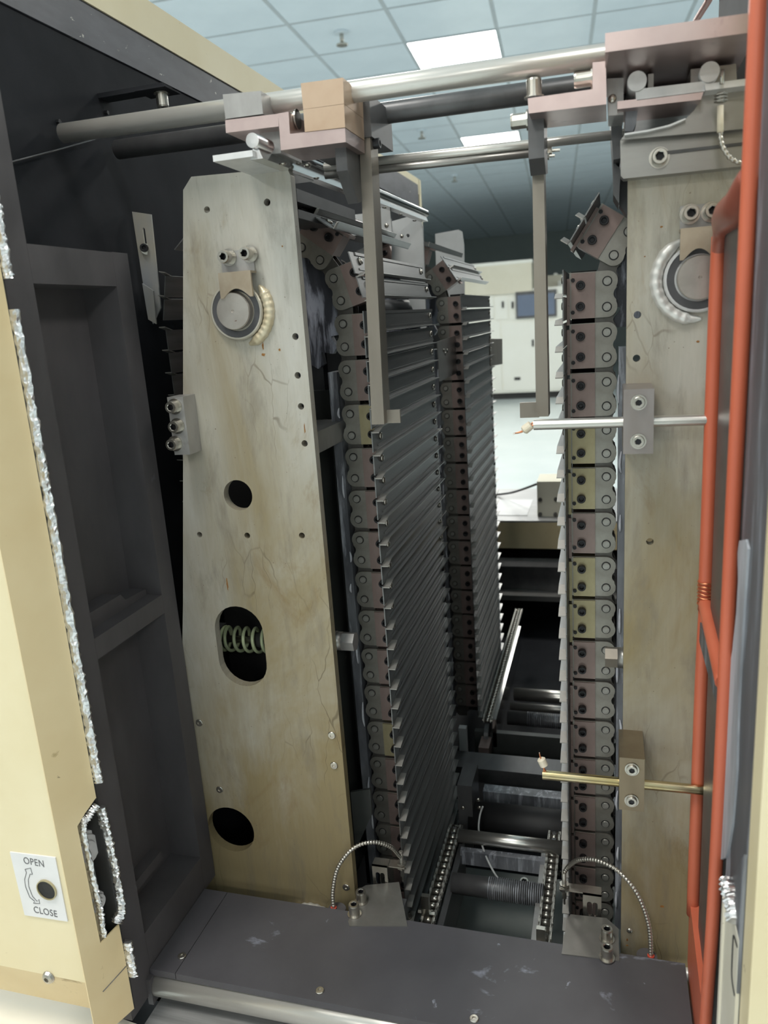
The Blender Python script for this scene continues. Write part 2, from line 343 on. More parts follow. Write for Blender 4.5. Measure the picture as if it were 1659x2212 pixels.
# ================================================================== THE ROOM
c_, s_ = math.cos(ROT), math.sin(ROT)
def roombox(mb, u0, u1, v0, v1, z0, z1):
    mb.hexa([room(u0, v0, z0), room(u1, v0, z0), room(u1, v0, z1), room(u0, v0, z1)], [room(u0, v1, z0), room(u1, v1, z0), room(u1, v1, z1), room(u0, v1, z1)]); return mb
VB = 14.0; VF = -19.0
struct('floor', roombox(MB(), -5, 6, VF, VB, FLOOR - .05, FLOOR), 'floor_m')
struct('wall_back', roombox(MB(), -5, 6, VB, VB + .1, FLOOR, CEIL + .1), 'wall_far')
struct('wall_left', roombox(MB(), -5.1, -5, VF, VB, FLOOR, CEIL + .1), 'wall_pale')
struct('wall_right', roombox(MB(), 6, 6.1, VF, VB, FLOOR, CEIL + .1), 'wall_pale')
struct('wall_front', roombox(MB(), -5, 6, VF - .1, VF, FLOOR, CEIL + .1), 'wall_pale')
ceil = struct('ceiling', roombox(MB(), -5, 6, VF, VB, CEIL + .012, CEIL + .08), 'tile')
tb = MB(); hw = .3 - .010
tb.hexa([(-hw, -hw, 0), (hw, -hw, 0), (hw, hw, 0), (-hw, hw, 0)], [(-hw, -hw, .011), (hw, -hw, .011), (hw, hw, .011), (-hw, hw, .011)])
tile_me = tb.mesh('ceiling_tile', 'tile')
lit = {(0, 0), (0, 5)}
rq = Quaternion((0, 0, 1), ROT)
for j in range(-4, 23):
    for i in range(-4, 5):
        if (i, j) in lit: continue
        inst('ceiling_tile', tile_me, ceil, room(i * .6, j * .6, CEIL), rq)
for i in range(-5, 6):
    struct('grid_bar', roombox(MB(), i * .6 - .312, i * .6 - .288, -2.7, VB, CEIL - .003, CEIL + .011), 'tbar', ceil)
for j in range(-4, 23):
    struct('grid_bar', roombox(MB(), -2.7, 2.7, j * .6 - .309, j * .6 - .291, CEIL - .002, CEIL + .011), 'tbar', ceil)
for k, (i, j) in enumerate(sorted(lit)):
    t = thing('ceiling_light', ['large square lit ceiling panel, the nearer and bigger one above the steel rods', 'smaller lit ceiling panel farther off, seen between the thick and thin rods'][k], 'ceiling light', room(i * .6, j * .6, CEIL - .004), 'lit panels in the ceiling')
    q = MB(); roombox(q, i * .6 - .288, i * .6 + .288, j * .6 - .288, j * .6 + .288, CEIL - .004, CEIL + .011); part('diffuser', q, 'lamp', t)
    q = MB()
    for a0, a1, b0, b1 in ((-.3, .3, -.3, -.289), (-.3, .3, .289, .3), (-.3, -.289, -.289, .289), (.289, .3, -.289, .289)):
        roombox(q, i * .6 + a0, i * .6 + a1, j * .6 + b0, j * .6 + b1, CEIL - .006, CEIL + .011)
    part('frame', q, 'tbar', t)
for k, (px, py) in enumerate(((738, 80), (911, 288), (982, 384))):
    p = onZ(px, py, CEIL - .03)
    t = thing('sprinkler', ['ceiling sprinkler head left of the bigger lit panel', 'ceiling sprinkler head left of the smaller lit panel', 'faint ceiling sprinkler head below the thin rods'][k], 'sprinkler', (p.x, p.y, CEIL), 'ceiling sprinklers')
    part('stem', MB().cyl((p.x, p.y, CEIL), (p.x, p.y, CEIL - .07), .012, 10), 'stain', t)
    part('deflector', MB().cyl((p.x, p.y, CEIL - .07), (p.x, p.y, CEIL - .078), .036, 14), 'stain', t)
    part('cover_plate', MB().cyl((p.x, p.y, CEIL - .012), (p.x, p.y, CEIL + .002), .045, 16), 'tile', t)

# ------------------------------------------------------------------ cabinets across the room
def facebox(mb, corners, Y, d=.02):
    """box whose front face spans two image corners at depth Y"""
    (x0, y0), (x1, y1) = corners; a = onY((x0 + x1) / 2, y0, Y).z; c = onY((x0 + x1) / 2, y1, Y).z
    l = onY(x0, (y0 + y1) / 2, Y).x; r = onY(x1, (y0 + y1) / 2, Y).x
    return mb.box((l, Y, min(a, c)), (r, Y + d, max(a, c)))
YC = 12.2
t = thing('control_cabinet', 'tall off-white control cabinet with blue-grey screen, across the room', 'cabinet', (-1.2, YC, FLOOR))
q = MB(); q.box((-2.3, YC, FLOOR + .10), (-.35, YC + .8, .30)); part('body', q, 'cab', t)
part('kick_plate', MB().box((-2.3, YC + .05, FLOOR), (-.35, YC + .8, FLOOR + .1)), 'gap', t)
for (c0, c1) in (((1000, 640), (1066, 690)), ((1070, 640), (1096.5, 690)), ((1100, 638), (1215, 688)), ((1000, 696), (1082, 846)), ((1086, 695), (1215, 842))):
    d_ = part('door', facebox(MB(), (c0, c1), YC - .02, .02).bevel(.006), 'cab', t)
    if c0[0] in (1070, 1100, 1086):
        hx, hy = {1070: (1086, 658), 1100: (1107, 659), 1086: (1151, 741)}[c0[0]]
        part('handle', facebox(MB(), ((hx - 2, hy - 7), (hx + 2, hy + 7)), YC - .045, .025), 'gap', d_)
f_ = part('screen_bezel', facebox(MB(), ((1114, 628), (1202, 686)), YC - .06, .06).bevel(.01), 'dkgrey', t)
part('screen', facebox(MB(), ((1118, 635), (1198, 681)), YC - .064, .006), 'screen', f_)
part('vent', facebox(MB(), ((1111, 815), (1124, 821)), YC - .03, .01), 'gap', t)
q = facebox(MB(), ((1000, 572), (1149, 636)), YC - .05, .85).bevel(.02); part('upper_housing', q, 'cab_cream', t, label='cream upper housing')
q = facebox(MB(), ((1000, 566), (1150, 573)), YC - .06, .86); part('top_edge', q, 'cab', t)
t = thing('far_machine', 'cream machine top cluttered with fittings, beside the dark bar at far right', 'machine', (-.6, 13.4, FLOOR))
a = onY(1150, 598, 13.3); c = onY(1262, 598, 13.3); part('top_housing', MB().box((a.x, 13.3, FLOOR), (c.x, 14.0, a.z)), 'cab_cream', t)
part('fitting', facebox(MB(), ((1196, 590), (1204, 599)), 13.32, .1).bevel(.01), 'cab', t)
part('fitting', facebox(MB(), ((1205, 606), (1217, 618)), 13.2, .1).bevel(.01), 'cab', t)

# ------------------------------------------------------------------ far end of the machine
solo('outfeed_table', MB().box((-.51, 2.2, -.605), (.25, 2.62, -.60)), 'brushed', 'bright metal table top at the far end of the machine, under the white sheet', 'table', (-.25, 2.4, -.605))
solo('cross_beam', MB().box((-.51, 2.2, -.685), (.25, 2.28, -.605)), 'cream_old', 'cream painted cross beam below the bright far table top', 'beam', (-.25, 2.24, -.685))
solo('guide_beam', MB().box((-.51, 2.12, -.79), (.25, 2.2, -.715)).bevel(.004), 'dkgrey', 'dark grey machined cross beam under the cream one', 'beam', (-.25, 2.16, -.79))
solo('support_strip', MB().box((-.51, 2.07, -.80), (.25, 2.12, -.785)), 'sheet', 'bright thin steel strip along the dark grey far beam', 'strip', (-.25, 2.1, -.80))
p0 = onZ(1100, 1095, -.598)
solo('paper_sheet', MB().box((p0.x - .12, p0.y - .10, -.5995), (p0.x + .065, p0.y + .10, -.5985)), 'label', 'blank white sheet lying on the bright far table top', 'paper', (p0.x, p0.y, -.5995))
t = thing('motor_box', 'cream square gearbox standing on the far table top', 'gearbox', (-.16, 2.3, -.60))
a, b2 = onY(1161, 1117, 2.25), onY(1214, 1040, 2.25)
part('housing', MB().box((a.x, 2.25, -.60), (b2.x, 2.36, b2.z)).bevel(.004), 'cab_cream', t)
for px, py in ((1167, 1079), (1201, 1078), (1167, 1115), (1200, 1115)):
    c = onY(px, py, 2.25); part('bolt', MB().cyl((c.x, 2.25, max(c.z, -.593)), (c.x, 2.243, max(c.z, -.593)), .006, 10), 'link_dark', t)
solo('black_cable', MB().tube(smoothpath([onZ(1060, 1068, -.592), onZ(1080, 1068, -.592), onY(1110, 1063, 2.4), onY(1140, 1053, 2.32), onY(1166, 1043, 2.30)]), .0035, 8), 'void', 'thin black cable rising to the cream gearbox', 'cable', (-.25, 2.4, -.60))

# ------------------------------------------------------------------ inside floor of the machine
solo('drip_pan', MB().box((-.30, .60, -.886), (.05, 1.06, -.878)), 'pan', 'grey-green drip pan on the machine bottom between the near chain rails', 'pan', (-.12, .82, -.886))
t = thing('machine_base', 'dark skirt panels added under sill and far table to keep light out', 'enclosure', (-.2, 1.4, -.93))  # skirts added to stop floor light leaking into the machine
part('front_light_shield', MB().box((-.518, .592, -.90), (.17, .598, -.72)), 'liner', t)
part('rear_light_shield', MB().box((-.518, 2.285, -.90), (.17, 2.291, -.69)), 'liner', t)
part('base_plate', MB().box((-.518, .592, -.905), (.17, 2.291, -.90)), 'liner', t)
def crossbar(name, px0, px1, py0, py1, Y, r, mat, label, cat, X0=None, X1=None):
    a, c = onY(px0, py0, Y), onY(px1, py1, Y); z = (a.z + c.z) / 2
    return solo(name, MB().cyl((X0 if X0 is not None else a.x, Y, z), (X1 if X1 is not None else c.x, Y, z), r, 24), mat, label, cat, ((a.x + c.x) / 2, Y, z)), z
crossbar('cross_shaft', 1030, 1185, 1806, 1832, .95, .0095, 'steel', 'bright steel cross shaft between the two near roller chains', 'shaft', -.205, -.05)
crossbar('drive_roller', 1030, 1200, 1765, 1790, 1.02, .026, 'void', 'thick black roller behind the bright cross shaft', 'roller', -.20, .02)
o_, zz = crossbar('lead_screw', 1000, 1165, 1905, 1938, .87, .0135, 'dkgrey', 'greasy threaded spindle lying across in front of the bright cross shaft', 'spindle', -.20, -.078)
q = MB()
for i in range(26):
    x = -.150 + i * .0028; q.cyl((x, .87, zz), (x + .0012, .87, zz), .0146, 18)
tag(part('thread', q, 'grease', o_), kind='stuff')
crossbar('rear_cross_shaft', 1110, 1215, 1498, 1508, 1.52, .014, 'steel', 'upper of the two blurred bright shafts far down between the chains', 'shaft', -.19, .0)
crossbar('rear_guide_shaft', 1120, 1215, 1527, 1533, 1.45, .008, 'sheet', 'lower of the two blurred bright shafts far down between the chains', 'shaft', -.19, .0)
o_, zz = crossbar('rear_lead_screw', 1140, 1215, 1552, 1560, 1.40, .014, 'dkgrey', 'small blurred threaded spindle far down between the chains', 'spindle', -.19, .0)
q = MB()
for i in range(22):
    x = -.150 + i * .0036; q.cyl((x, 1.40, zz), (x + .0016, 1.40, zz), .0150, 16)
tag(part('thread', q, 'grease', o_), kind='stuff')
def beam(name, c0, c1, Y, d, mat, label, X0=-.26, X1=.03):
    a, c = onY(*c0, Y), onY(*c1, Y)
    return solo(name, MB().box((X0, Y, c.z), (X1, Y + d, a.z)).bevel(.002), mat, label, 'beam', ((X0 + X1) / 2, Y + d / 2, c.z))
beam('tie_bar', (1110, 1668), (1110, 1698), 1.16, .05, 'dkgrey', 'dark blue-grey tie bar crossing behind the thick black roller')
beam('tie_plate', (1110, 1716), (1110, 1742), 1.08, .02, 'grease', 'grease-smeared tie plate just above the thick black roller', -.19, .02)
beam('rear_tie_plate', (1150, 1590), (1150, 1655), 1.30, .012, 'inner', 'dull dark plate standing between tie bar and rear spindle', -.24, .03)
beam('lower_tie_plate', (1100, 1852), (1100, 1880), .93, .01, 'grease', 'smeared plate just under the bright cross shaft', -.20, -.075)
t = thing('bearing_block', 'dark bearing block with bolts, left end of the thick black roller', 'bearing', (-.205, 1.02, -.80))
a = onY(1030, 1700, 1.0); c = onY(1000, 1800, 1.0)
part('housing', MB().box((a.x - .03, 1.0, c.z - .03), (a.x - .008, 1.06, a.z)).bevel(.003), 'dkgrey', t)
for px, py in ((1033, 1728), (1036, 1745), (1000, 1745)):
    put('bolt', 'round_screw', t, onY(px, py, .995))
solo('spacer_plate', facebox(MB(), ((992, 1574), (1008, 1640)), 1.215, .012), 'bracket', 'small pale upright plate at the foot of the slatted wall', 'plate', (-.2, 1.22, -.75))
solo('thin_cable', MB().tube(smoothpath([onY(1043, 1742, .99), onY(1036, 1765, .985), onY(1035, 1800, .96), onY(1050, 1850, .93), onY(1072, 1892, .90), onY(1088, 1905, .885)]), .0014, 8), 'bracket', 'thin grey cable drooping in front of the bright cross shaft', 'cable', (-.2, .95, -.78))
t = thing('lone_bolt', 'single cap bolt standing behind the greasy spindle', 'bolt', tuple(onY(1133, 1910, .90)))
put('head', 'cap', t, onY(1133, 1912, .905), (0, -.3, 1)); part('shank', MB().cyl(onY(1133, 1912, .905), Vector(onY(1133, 1912, .905)) - Vector((0, 0, .02)), .003, 10), 'stain', t)

# ================================================================== CHAIN CONVEYORS WITH SLATS
PITCH = .02535; YF = .845
def arc(cu, cw, r, a0, a1, n=7): return [(cu + r * math.cos(math.radians(a0 + (a1 - a0) * i / n)), cw + r * math.sin(math.radians(a0 + (a1 - a0) * i / n))) for i in range(n + 1)]
hp = PITCH / 2
def waist(u0, s):
    """figure-eight back edge of a link plate from top pin to bottom pin; u toward the slats"""
    r = .0103
    pts = arc(0, hp, r, 90, 208, 9) + arc(-.0130, 0, .0068, 52, -52, 6) + arc(0, -hp, r, 152, 270, 9)
    return pts
def link_meshes(s):
    """s=+1: slats on the +X side, s=-1: on the -X side"""
    d = {}
    out = waist(0, s) + [(.0375, -hp - .0103), (.0375, hp + .0103)]
    X = lambda pts: [(s * u, w) for u, w in pts]
    q = MB(); q.prismY(X(out), 0, .0028)
    q.prismY(X(waist(0, s) + [(.006, -hp - .009), (.006, hp + .009)]), .024, .0268)
    d['link'] = q.bevel(.0004, 1, 50).mesh('chain_link', 'link')
    for key, mt in (('block', 'mauve'), ('block_b', 'brass')):
        q = MB(); q.box((min(s * .0117, s * .0354), -.0022, -.0230), (max(s * .0117, s * .0354), .024, .0222)); d[key] = q.bevel(.0005).mesh('attachment_block', mt)
    for key, mt in (('bar', 'mauve'), ('bar_b', 'brass')):
        q = MB(); q.box((min(s * .0368, s * .0400), -.0020, -.0292), (max(s * .0368, s * .0400), .020, .0172)); d[key] = q.bevel(.0004).mesh('clamping_bar', mt)
    q = MB(); q.lathe([(.0041, 0), (.0041, .0012), (.0037, .0018)], axis=(0, -1, 0), n=16); nf = len(q.bm.faces); q.lathe([(.0050, 0), (.0050, .0002), (.0040, .0002)], axis=(0, -1, 0), n=16); q.bm.faces.ensure_lookup_table()
    for f in q.bm.faces[nf:]: f.material_index = 1
    d['pin'] = q.mesh('pin', 'pin'); d['pin'].materials.append(M['black'])
    q = MB(); q.cyl((s * .0338, -.004, 0), (s * .0338, .002, 0), .0022, 6); d['nut'] = q.mesh('nut', 'black')
    inn = waist(0, s) + [(.012, -hp - .0085), (.012, hp + .0085)]
    q = MB(); q.prismY(X(inn), .0034, .0056); q.prismY(X(inn), .0205, .0227)
    q.cyl((0, .006, hp), (0, .0205, hp), .0079, 14); q.cyl((0, .006, -hp), (0, .0205, -hp), .0079, 14)
    d['inner'] = q.mesh('inner_link', 'link_dark')
    # slat: thin upright web with a tray flange along its foot and a dropped lead-in end
    for key, y0, L in (('slat', -.054, .280), ('slat_far', -.035, .316)):
        q = MB(); u0, u1, uf = .0404, .0416, .0493; wb, wt = -.0110, .0118
        def ub(a, b_, ya, yb, w0, w1): q.box((min(s * a, s * b_), ya, w0), (max(s * a, s * b_), yb, w1))
        ub(u0, u1, y0, L, wb, wt)
        n1 = len(q.bm.faces); ub(u1, uf, y0 + .017, L, wb, wb + .0011); q.bm.faces.ensure_lookup_table()
        for f in q.bm.faces[n1:]: f.material_index = 2
        nf = len(q.bm.faces)
        q.hexa([(s * u1, y0, wb - .0042), (s * uf, y0, wb - .0042), (s * uf, y0, wb - .0032), (s * u1, y0, wb - .0032)],
               [(s * u1, y0 + .017, wb), (s * uf, y0 + .017, wb), (s * uf, y0 + .017, wb + .0011), (s * u1, y0 + .017, wb + .0011)])
        q.bm.faces.ensure_lookup_table()
        for f in q.bm.faces[nf:]: f.material_index = 1
        ub(u1, u1 + .0011, y0 + .018, L, .0085, wt); ub(u1, u1 + .0008, y0 + .018, L, wb + .004, wb + .0060)
        d[key] = q.mesh('slat', 'slat'); d[key].materials.append(M['slat_edge']); d[key].materials.append(M['slat_lip'])
    q = MB(); q.lathe([(.0042, 0), (.0042, .0012), (.0034, .0024), (.0012, .0027)], axis=(s, 0, 0), n=12); d['bolt'] = q.mesh('bolt', 'stain', smooth=True)
    q = MB(); q.lathe([(.0042, 0), (.0042, .0030), (.0036, .0034)], axis=(s, 0, 0), n=6); d['hexbolt'] = q.mesh('bolt', 'black')
    return d
class Path:
    """straight run up, half turn over the sprocket, straight run down; side s faces the slats on the first run"""
    def __init__(s, cx, cz, R, side): s.cx, s.cz, s.R, s.side = cx, cz, R, side
    def at(s, a):
        """a: distance from the tangent point, negative below"""
        if a <= 0: return (s.cx + s.side * s.R, s.cz + a, 0.0)
        th = a / s.R
        if th <= math.pi: return (s.cx + s.side * s.R * math.cos(th), s.cz + s.R * math.sin(th), th)
        e = a - math.pi * s.R; return (s.cx - s.side * s.R, s.cz - e, math.pi)
brass_at = {1: (4, 5, 7, 8), 0: (4, 12)}
def conveyor(label, path, s, Y, a_top, n, a_first, simple=False, far=False, key=0, nslat_hi=None, extra_slats=True):
    t = thing('slat_conveyor', label, 'conveyor', (path.cx, Y, path.cz - .7), 'slat conveyors of the two carriers')
    d = link_meshes(s); org = Vector(t.location)
    for i in range(n):
        a = a_first - 2 * PITCH * i                     # arc position of this link's middle
        x, z, th = path.at(a); x1, z1, _ = path.at(a + hp); x0, z0, _ = path.at(a - hp)
        mx, mz = (x0 + x1) / 2, (z0 + z1) / 2
        ang = math.atan2(-(x1 - x0), (z1 - z0))          # tilt of the link from vertical in XZ
        rot = Quaternion((0, 1, 0), -ang)
        l = inst('chain_link', d['link'], t, Vector((mx, Y, mz)) - org, rot)
        br = (i in brass_at[key]) if not far else False
        if (simple and i < n): pass
        inst('attachment_block', d['block_b' if br else 'block'], l); inst('clamping_bar', d['bar_b' if br else 'bar'], l)
        for w in (hp, -hp): inst('pin', d['pin'], l, (0, 0, w))
        for w in (.0100, -.0108): inst('socket_screw', ME['black_screw'], l, (s * .0262, -.0022, w), zrot((0, -1, 0)))
        if not far:
            for w in (.0155, -.0165): inst('nut', d['nut'], l, (0, 0, w))
        # inner link on to the next outer one
        b0 = a - PITCH; xa, za, _ = path.at(b0 + hp); xb, zb, _ = path.at(b0 - hp)
        an2 = math.atan2(-(xa - xb), (za - zb))
        inst('inner_link', d['inner'], t, Vector(((xa + xb) / 2, Y, (za + zb) / 2)) - org, Quaternion((0, 1, 0), -an2))
        for w in (hp, -hp):
            o = inst('slat', d['slat_far' if far else 'slat'], t, Vector((mx, Y, mz)) + (rot @ Vector((0, 0, w))) - org, rot)
            inst('bolt', d['bolt' if i < 9 else 'hexbolt'], o, (s * .0416, .262 if not far else .298, .003))
            if not far: inst('bolt', d['bolt'], o, (s * .0416, -.025, .003))
    return t
# left carrier: near chain, far chain; right carrier: near chain
CXL, CZ, RS = -.3613, .0160, .0758
pathL = Path(CXL, CZ, RS, 1)
CXR = .0756
pathR = Path(CXR, CZ, RS, -1)
# first link position: the left pins 0.0242 and -0.0019 belong to one inner gap; link middle at z = .0365
aL = -.0148 - CZ + 2 * PITCH * 2
convL = conveyor('long slatted chain conveyor on the left, the near bank right of the stained plate', pathL, 1, YF, 0, 19, aL, key=0)
convF = conveyor('farther slatted chain conveyor on the left, blurred behind the near bank', pathL, 1, 1.405, 0, 18, -.008 + 2 * PITCH * 2, far=True, key=0)
aR = .0097 - .0161 + 2 * PITCH
convR = conveyor('slatted chain conveyor on the right, chain beside the right plate', pathR, -1, YF, 0, 18, aR, key=1)
# extra return run on the left side of the left carrier and more links over the top
def more_links(t, path, s, Y, alist, slats=True):
    d = link_meshes(s); org = Vector(t.location)
    for a in alist:
        x1, z1, _ = path.at(a + hp); x0, z0, _ = path.at(a - hp); mx, mz = (x0 + x1) / 2, (z0 + z1) / 2
        ang = math.atan2(-(x1 - x0), (z1 - z0)); rot = Quaternion((0, 1, 0), -ang)
        l = inst('chain_link', d['link'], t, Vector((mx, Y, mz)) - org, rot)
        inst('attachment_block', d['block'], l); inst('clamping_bar', d['bar'], l)
        for w in (hp, -hp): inst('pin', d['pin'], l, (0, 0, w))
        for w in (.0100, -.0108): inst('socket_screw', ME['black_screw'], l, (s * .0262, -.0022, w), zrot((0, -1, 0)))
        for w in (hp, -hp):
            o = inst('slat', d['slat'], t, Vector((mx, Y, mz)) + (rot @ Vector((0, 0, w))) - org, rot)
more_links(convL, pathL, 1, YF, [aL + 2 * PITCH * k for k in range(1, 11)])
more_links(convF, pathL, 1, 1.405, [(-.008 + 4 * PITCH) + 2 * PITCH * k for k in range(1, 4)])
more_links(convR, pathR, -1, YF, [aR + 2 * PITCH * k for k in range(1, 3)])
def sprocket(t, path, Y, label=None):
    q = MB(); pts = []
    nt_ = 19
    for i in range(nt_):
        a0 = 2 * math.pi * i / nt_
        for da, rr in ((-.16, .0655), (-.06, .0770), (.06, .0770), (.16, .0655)):
            pts.append((path.cx + rr * math.cos(a0 + da), path.cz + rr * math.sin(a0 + da)))
    q.holed(pts, [circ(path.cx, path.cz, .020, 20)], Y + .008, Y + .018); return part('sprocket', q, 'grease_dark', t)
sprocket(convL, pathL, YF); sprocket(convR, pathR, YF); sprocket(convF, pathL, 1.405)
def rail_side(t, s, X, Y, ztop, zbot, mat='grease'):
    q = MB(); n = 40
    a, c = sorted((X - s * .0225, X - s * .0118))
    q.box((a, Y - .002, zbot), (c, Y + .03, ztop)); o = part('chain_guide', q.bevel(.002, 2), mat, t)
    a, c = sorted((X + s * .0105, X + s * .0365)); part('backing_strip', MB().box((a, Y + .0285, zbot), (c, Y + .032, .035)), 'void', t)
    for k in range(9):
        z = zbot + (ztop - zbot) * (k + random.random() * .6) / 9
        h = .01 + random.random() * .03; xx = X - s * (.0118 + random.random() * .004); 
        q = MB(); q.tube(smoothpath([(xx, Y - .003, z), (xx + s * .002 * random.uniform(-1, 1), Y - .004, z + h * .4), (xx, Y - .003, z + h)], 4), .001, 6, rads=[.0005 + .0011 * math.sin(math.pi * j / 8) for j in range(9)])
        part('grease_smear', q, 'white_grease', o)
rail_side(convL, 1, CXL + RS, YF, -.055, -.76)
rail_side(convR, -1, CXR - RS, YF, -.045, -.76)
rail_side(convF, 1, CXL + RS, 1.405, -.06, -.80)
# the slats' stop plates bolted between the two left banks
t = thing('joint_bracket', 'slotted sheet bracket with screws joining the two left slat banks', 'bracket', (-.26, 1.3, -.07))
a, c = onX(948, 735, -.262, ), onX(1005, 775, -.262)
q = MB(); q.prismX([(1.245, onX(950, 737, -.262).z), (1.40, onX(1000, 722, -.262).z), (1.42, onX(1000, 800, -.262).z), (1.245, onX(950, 825, -.262).z)], -.264, -.2625); part('sheet', q, 'sheet', t)
for px, py in ((958, 757), (962, 764), (966, 757), (990, 745), (994, 742)): put('screw', 'round_screw', t, onX(px, py, -.2620), (1, 0, 0))
solo('stop_plate', MB().prismX([(1.69, -.056), (1.90, -.065), (1.89, -.124), (1.69, -.114)], -.2440, -.2420), 'barwarm', 'small brown stop plate sticking out past the far slat bank', 'plate', (-.243, 1.8, -.12))

# ================================================================== SIDE PLATES
YP = .73
def stadium(cx, cz, w, h, n=14):
    pts = []
    for i in range(n + 1): a = math.pi * i / n; pts.append((cx + w * math.cos(a), cz + h - w + w * math.sin(a)))
    for i in range(n + 1): a = math.pi + math.pi * i / n; pts.append((cx + w * math.cos(a), cz - h + w + w * math.sin(a)))
    return pts
def hole_at(px, py, r, Y=YP, n=20):
    p = onY(px, py, Y); return circ(p.x, p.z, r, n)
PT = .011
XE = -.2875
out = [(-.4015, .1365), (-.391, .1475), (XE - .007, .1445), (XE - .002, .1425), (XE, .137), (XE, -.74), (-.517, -.74), (-.517, -.61), (-.466, -.30)]
shL = onY(515, 672, YP); c1 = onY(514, 1070, YP); c2 = onY(520, 1397, YP); c3 = onY(499, 1792, YP)
small = [(447, 453, .0032), (577, 437, .0034), (638, 727, .0034), (643, 811, .0034), (650, 878, .0034), (658, 958, .0034), (431, 1155, .0032), (534, 1157, .0034), (652, 1157, .0034)]
holes = [circ(shL.x, shL.z, .0200), circ(c1.x, c1.z, .0168, 32), stadium(c2.x, c2.z, .0300, .0490), circ(c3.x, c3.z, .0310, 32)] + [hole_at(x, y, r) for x, y, r in small]
tL = thing('side_plate', 'tall stained aluminium side plate with an oval hole, left of the near slats', 'plate', (-.38, YP, -.74))
part('plate', MB().holed(out, holes, YP, YP + PT), 'plate_a', tL)
M['ring'] = surf('dull_bearing_ring', (.46, .43, .36), (.55, .52, .45), .4, .5, 30)
M['rust'] = surf('rust_stain', (.20, .075, .015), (.32, .16, .04), .7, 0, 200)
def boss(t, cx, cz, R, wmat, a0, a1, squash=1.0):
    part('bearing_ring', MB().lathe([(R * 1.10, 0), (R * 1.10, .0045), (R * 1.06, .0058), (R * 1.0, .0058), (R * .99, .003)], axis=(0, -1, 0), at=(cx, YP, cz), n=40), 'alu' if wmat == 'weld' else 'ring', t)
    part('bearing_seal', MB().lathe([(R, 0), (R, .0072), (R * .76, .0072), (R * .75, .004)], axis=(0, -1, 0), at=(cx, YP + .002, cz), n=40), 'bearing', t)
    part('shaft_end', MB().lathe([(R * .70, 0), (R * .70, .0115), (R * .67, .0128), (R * .06, .0128), (R * .03, .0118)], axis=(0, -1, 0), at=(cx, YP, cz), n=40), 'shaft', t)
    # weld bead: overlapping ripples round part of the ring
    n = 26; path = []; rads = []
    for i in range(n * 3 + 1):
        f = i / (n * 3); a = math.radians(a0 + (a1 - a0) * f)
        path.append((cx + R * 1.31 * math.cos(a), YP - .0005, cz + R * 1.31 * math.sin(a)))
        rads.append((.0056 + .00026 * math.sin(i * .95)) * (min(1, 5 * f + .3) if f < .5 else min(1, 5 * (1 - f) + .3)))
    part('weld_bead', MB().tube(path, .005, 10, rads=rads), wmat, t)
RB = .0260
boss(tL, shL.x, shL.z, RB, 'weld_y', -75, 42)
def retainer(t, c_top, w_top, c_low, zc, screws, mat='sheet'):
    """shaft keeper: upper tab on the plate, lower tab standing proud with a hollow over the shaft"""
    r = part('retainer_plate', MB().prismY(c_top, YP - .0025, YP).bevel(.0005), 'grey_alu', t)
    x0, x1, zt, zb = c_low; q = MB(); n = 10
    cx = (x0 + x1) / 2; pts = [(x0, zt), (x1, zt), (x1, zb)]
    for i in range(n + 1):
        f = i / n; x = x1 - .0028 - (x1 - x0 - .0056) * f
        pts.append((x, zb + .0085 * math.sin(math.pi * f)))
    pts.append((x0, zb))
    q.prismY(pts, YP - .0145, YP - .0120); q.prismY([(x0, zt), (x1, zt), (x1, zt + .0022), (x0, zt + .0022)], YP - .0145, YP - .0005)
    part('keeper_tab', q, w_top, r)
    for p in screws: put('screw', 'cap_long', r, p)
a, c = onY(478, 546, YP), onY(553, 590, YP)
ct = [(a.x, c.z), (a.x, a.z), (c.x - .004, a.z + .001), (c.x, a.z - .003), (c.x, c.z)]
lo0, lo1 = onY(471, 595, YP - .0145), onY(546, 640, YP - .0145)
M['keeper'] = surf('rust_tinted_keeper', (.37, .30, .22), (.46, .39, .30), .4, .6, 30, spots=[(40, .60, .15, (.30, .19, .10), (1, 1, 1))])
retainer(tL, ct, 'keeper', (lo0.x, lo1.x, lo0.z, lo1.z), 0, [onY(495, 556, YP - .0025), onY(540, 549, YP - .0025)])
for px, py in ((717, 1588), (722, 1653), (475, 1705), (748, 1916), (431, 1561)): put('rivet', 'rivet', tL, onY(px, py, YP))
def rust(t, spots):
    for px, py, w, h in spots:
        p = onY(px, py, YP); rn = random.Random(px); pts = []
        for i in range(14):
            a = 2 * math.pi * i / 14; k = rn.uniform(.6, 1.1); pts.append((p.x + w * k * math.cos(a), p.z + h * k * math.sin(a)))
        part('rust_spot', MB().prismY(pts, YP - .0002, YP), 'rust', t)
rust(tL, [(569, 766, .0022, .0018), (604, 756, .0012, .0016), (568, 748, .0012, .0040), (658, 925, .0008, .006), (491, 1262, .0010, .0085), (610, 532, .0009, .0009)])
# clamping block on the plate's left edge
a, c = onY(356, 852, YP - .025), onY(411, 984, YP - .025)
cb = part('clamp_block', MB().box((a.x + .002, YP - .025, c.z + .001), (c.x, YP - .0002, a.z - .003)).bevel(.0007), 'grey_alu', tL)
for px, py in ((376, 878), (382, 920), (377, 958)): put('screw', 'cap', cb, onY(px + 2, py, YP - .025))
# foot weld behind the sill
q = MB()
n = 40; a, c = onY(630, 1962, .726), onY(718, 1972, .726); q.tube([(a.x + (c.x - a.x) * i / n, YP - .004, a.z - .006 + .010 * math.sin(math.pi * i / n)) for i in range(n + 1)], .006, 10, rads=[.0065 + .0006 * math.sin(i * 1.1) for i in range(n + 1)])
part('foot_weld', q, 'weld', tL)
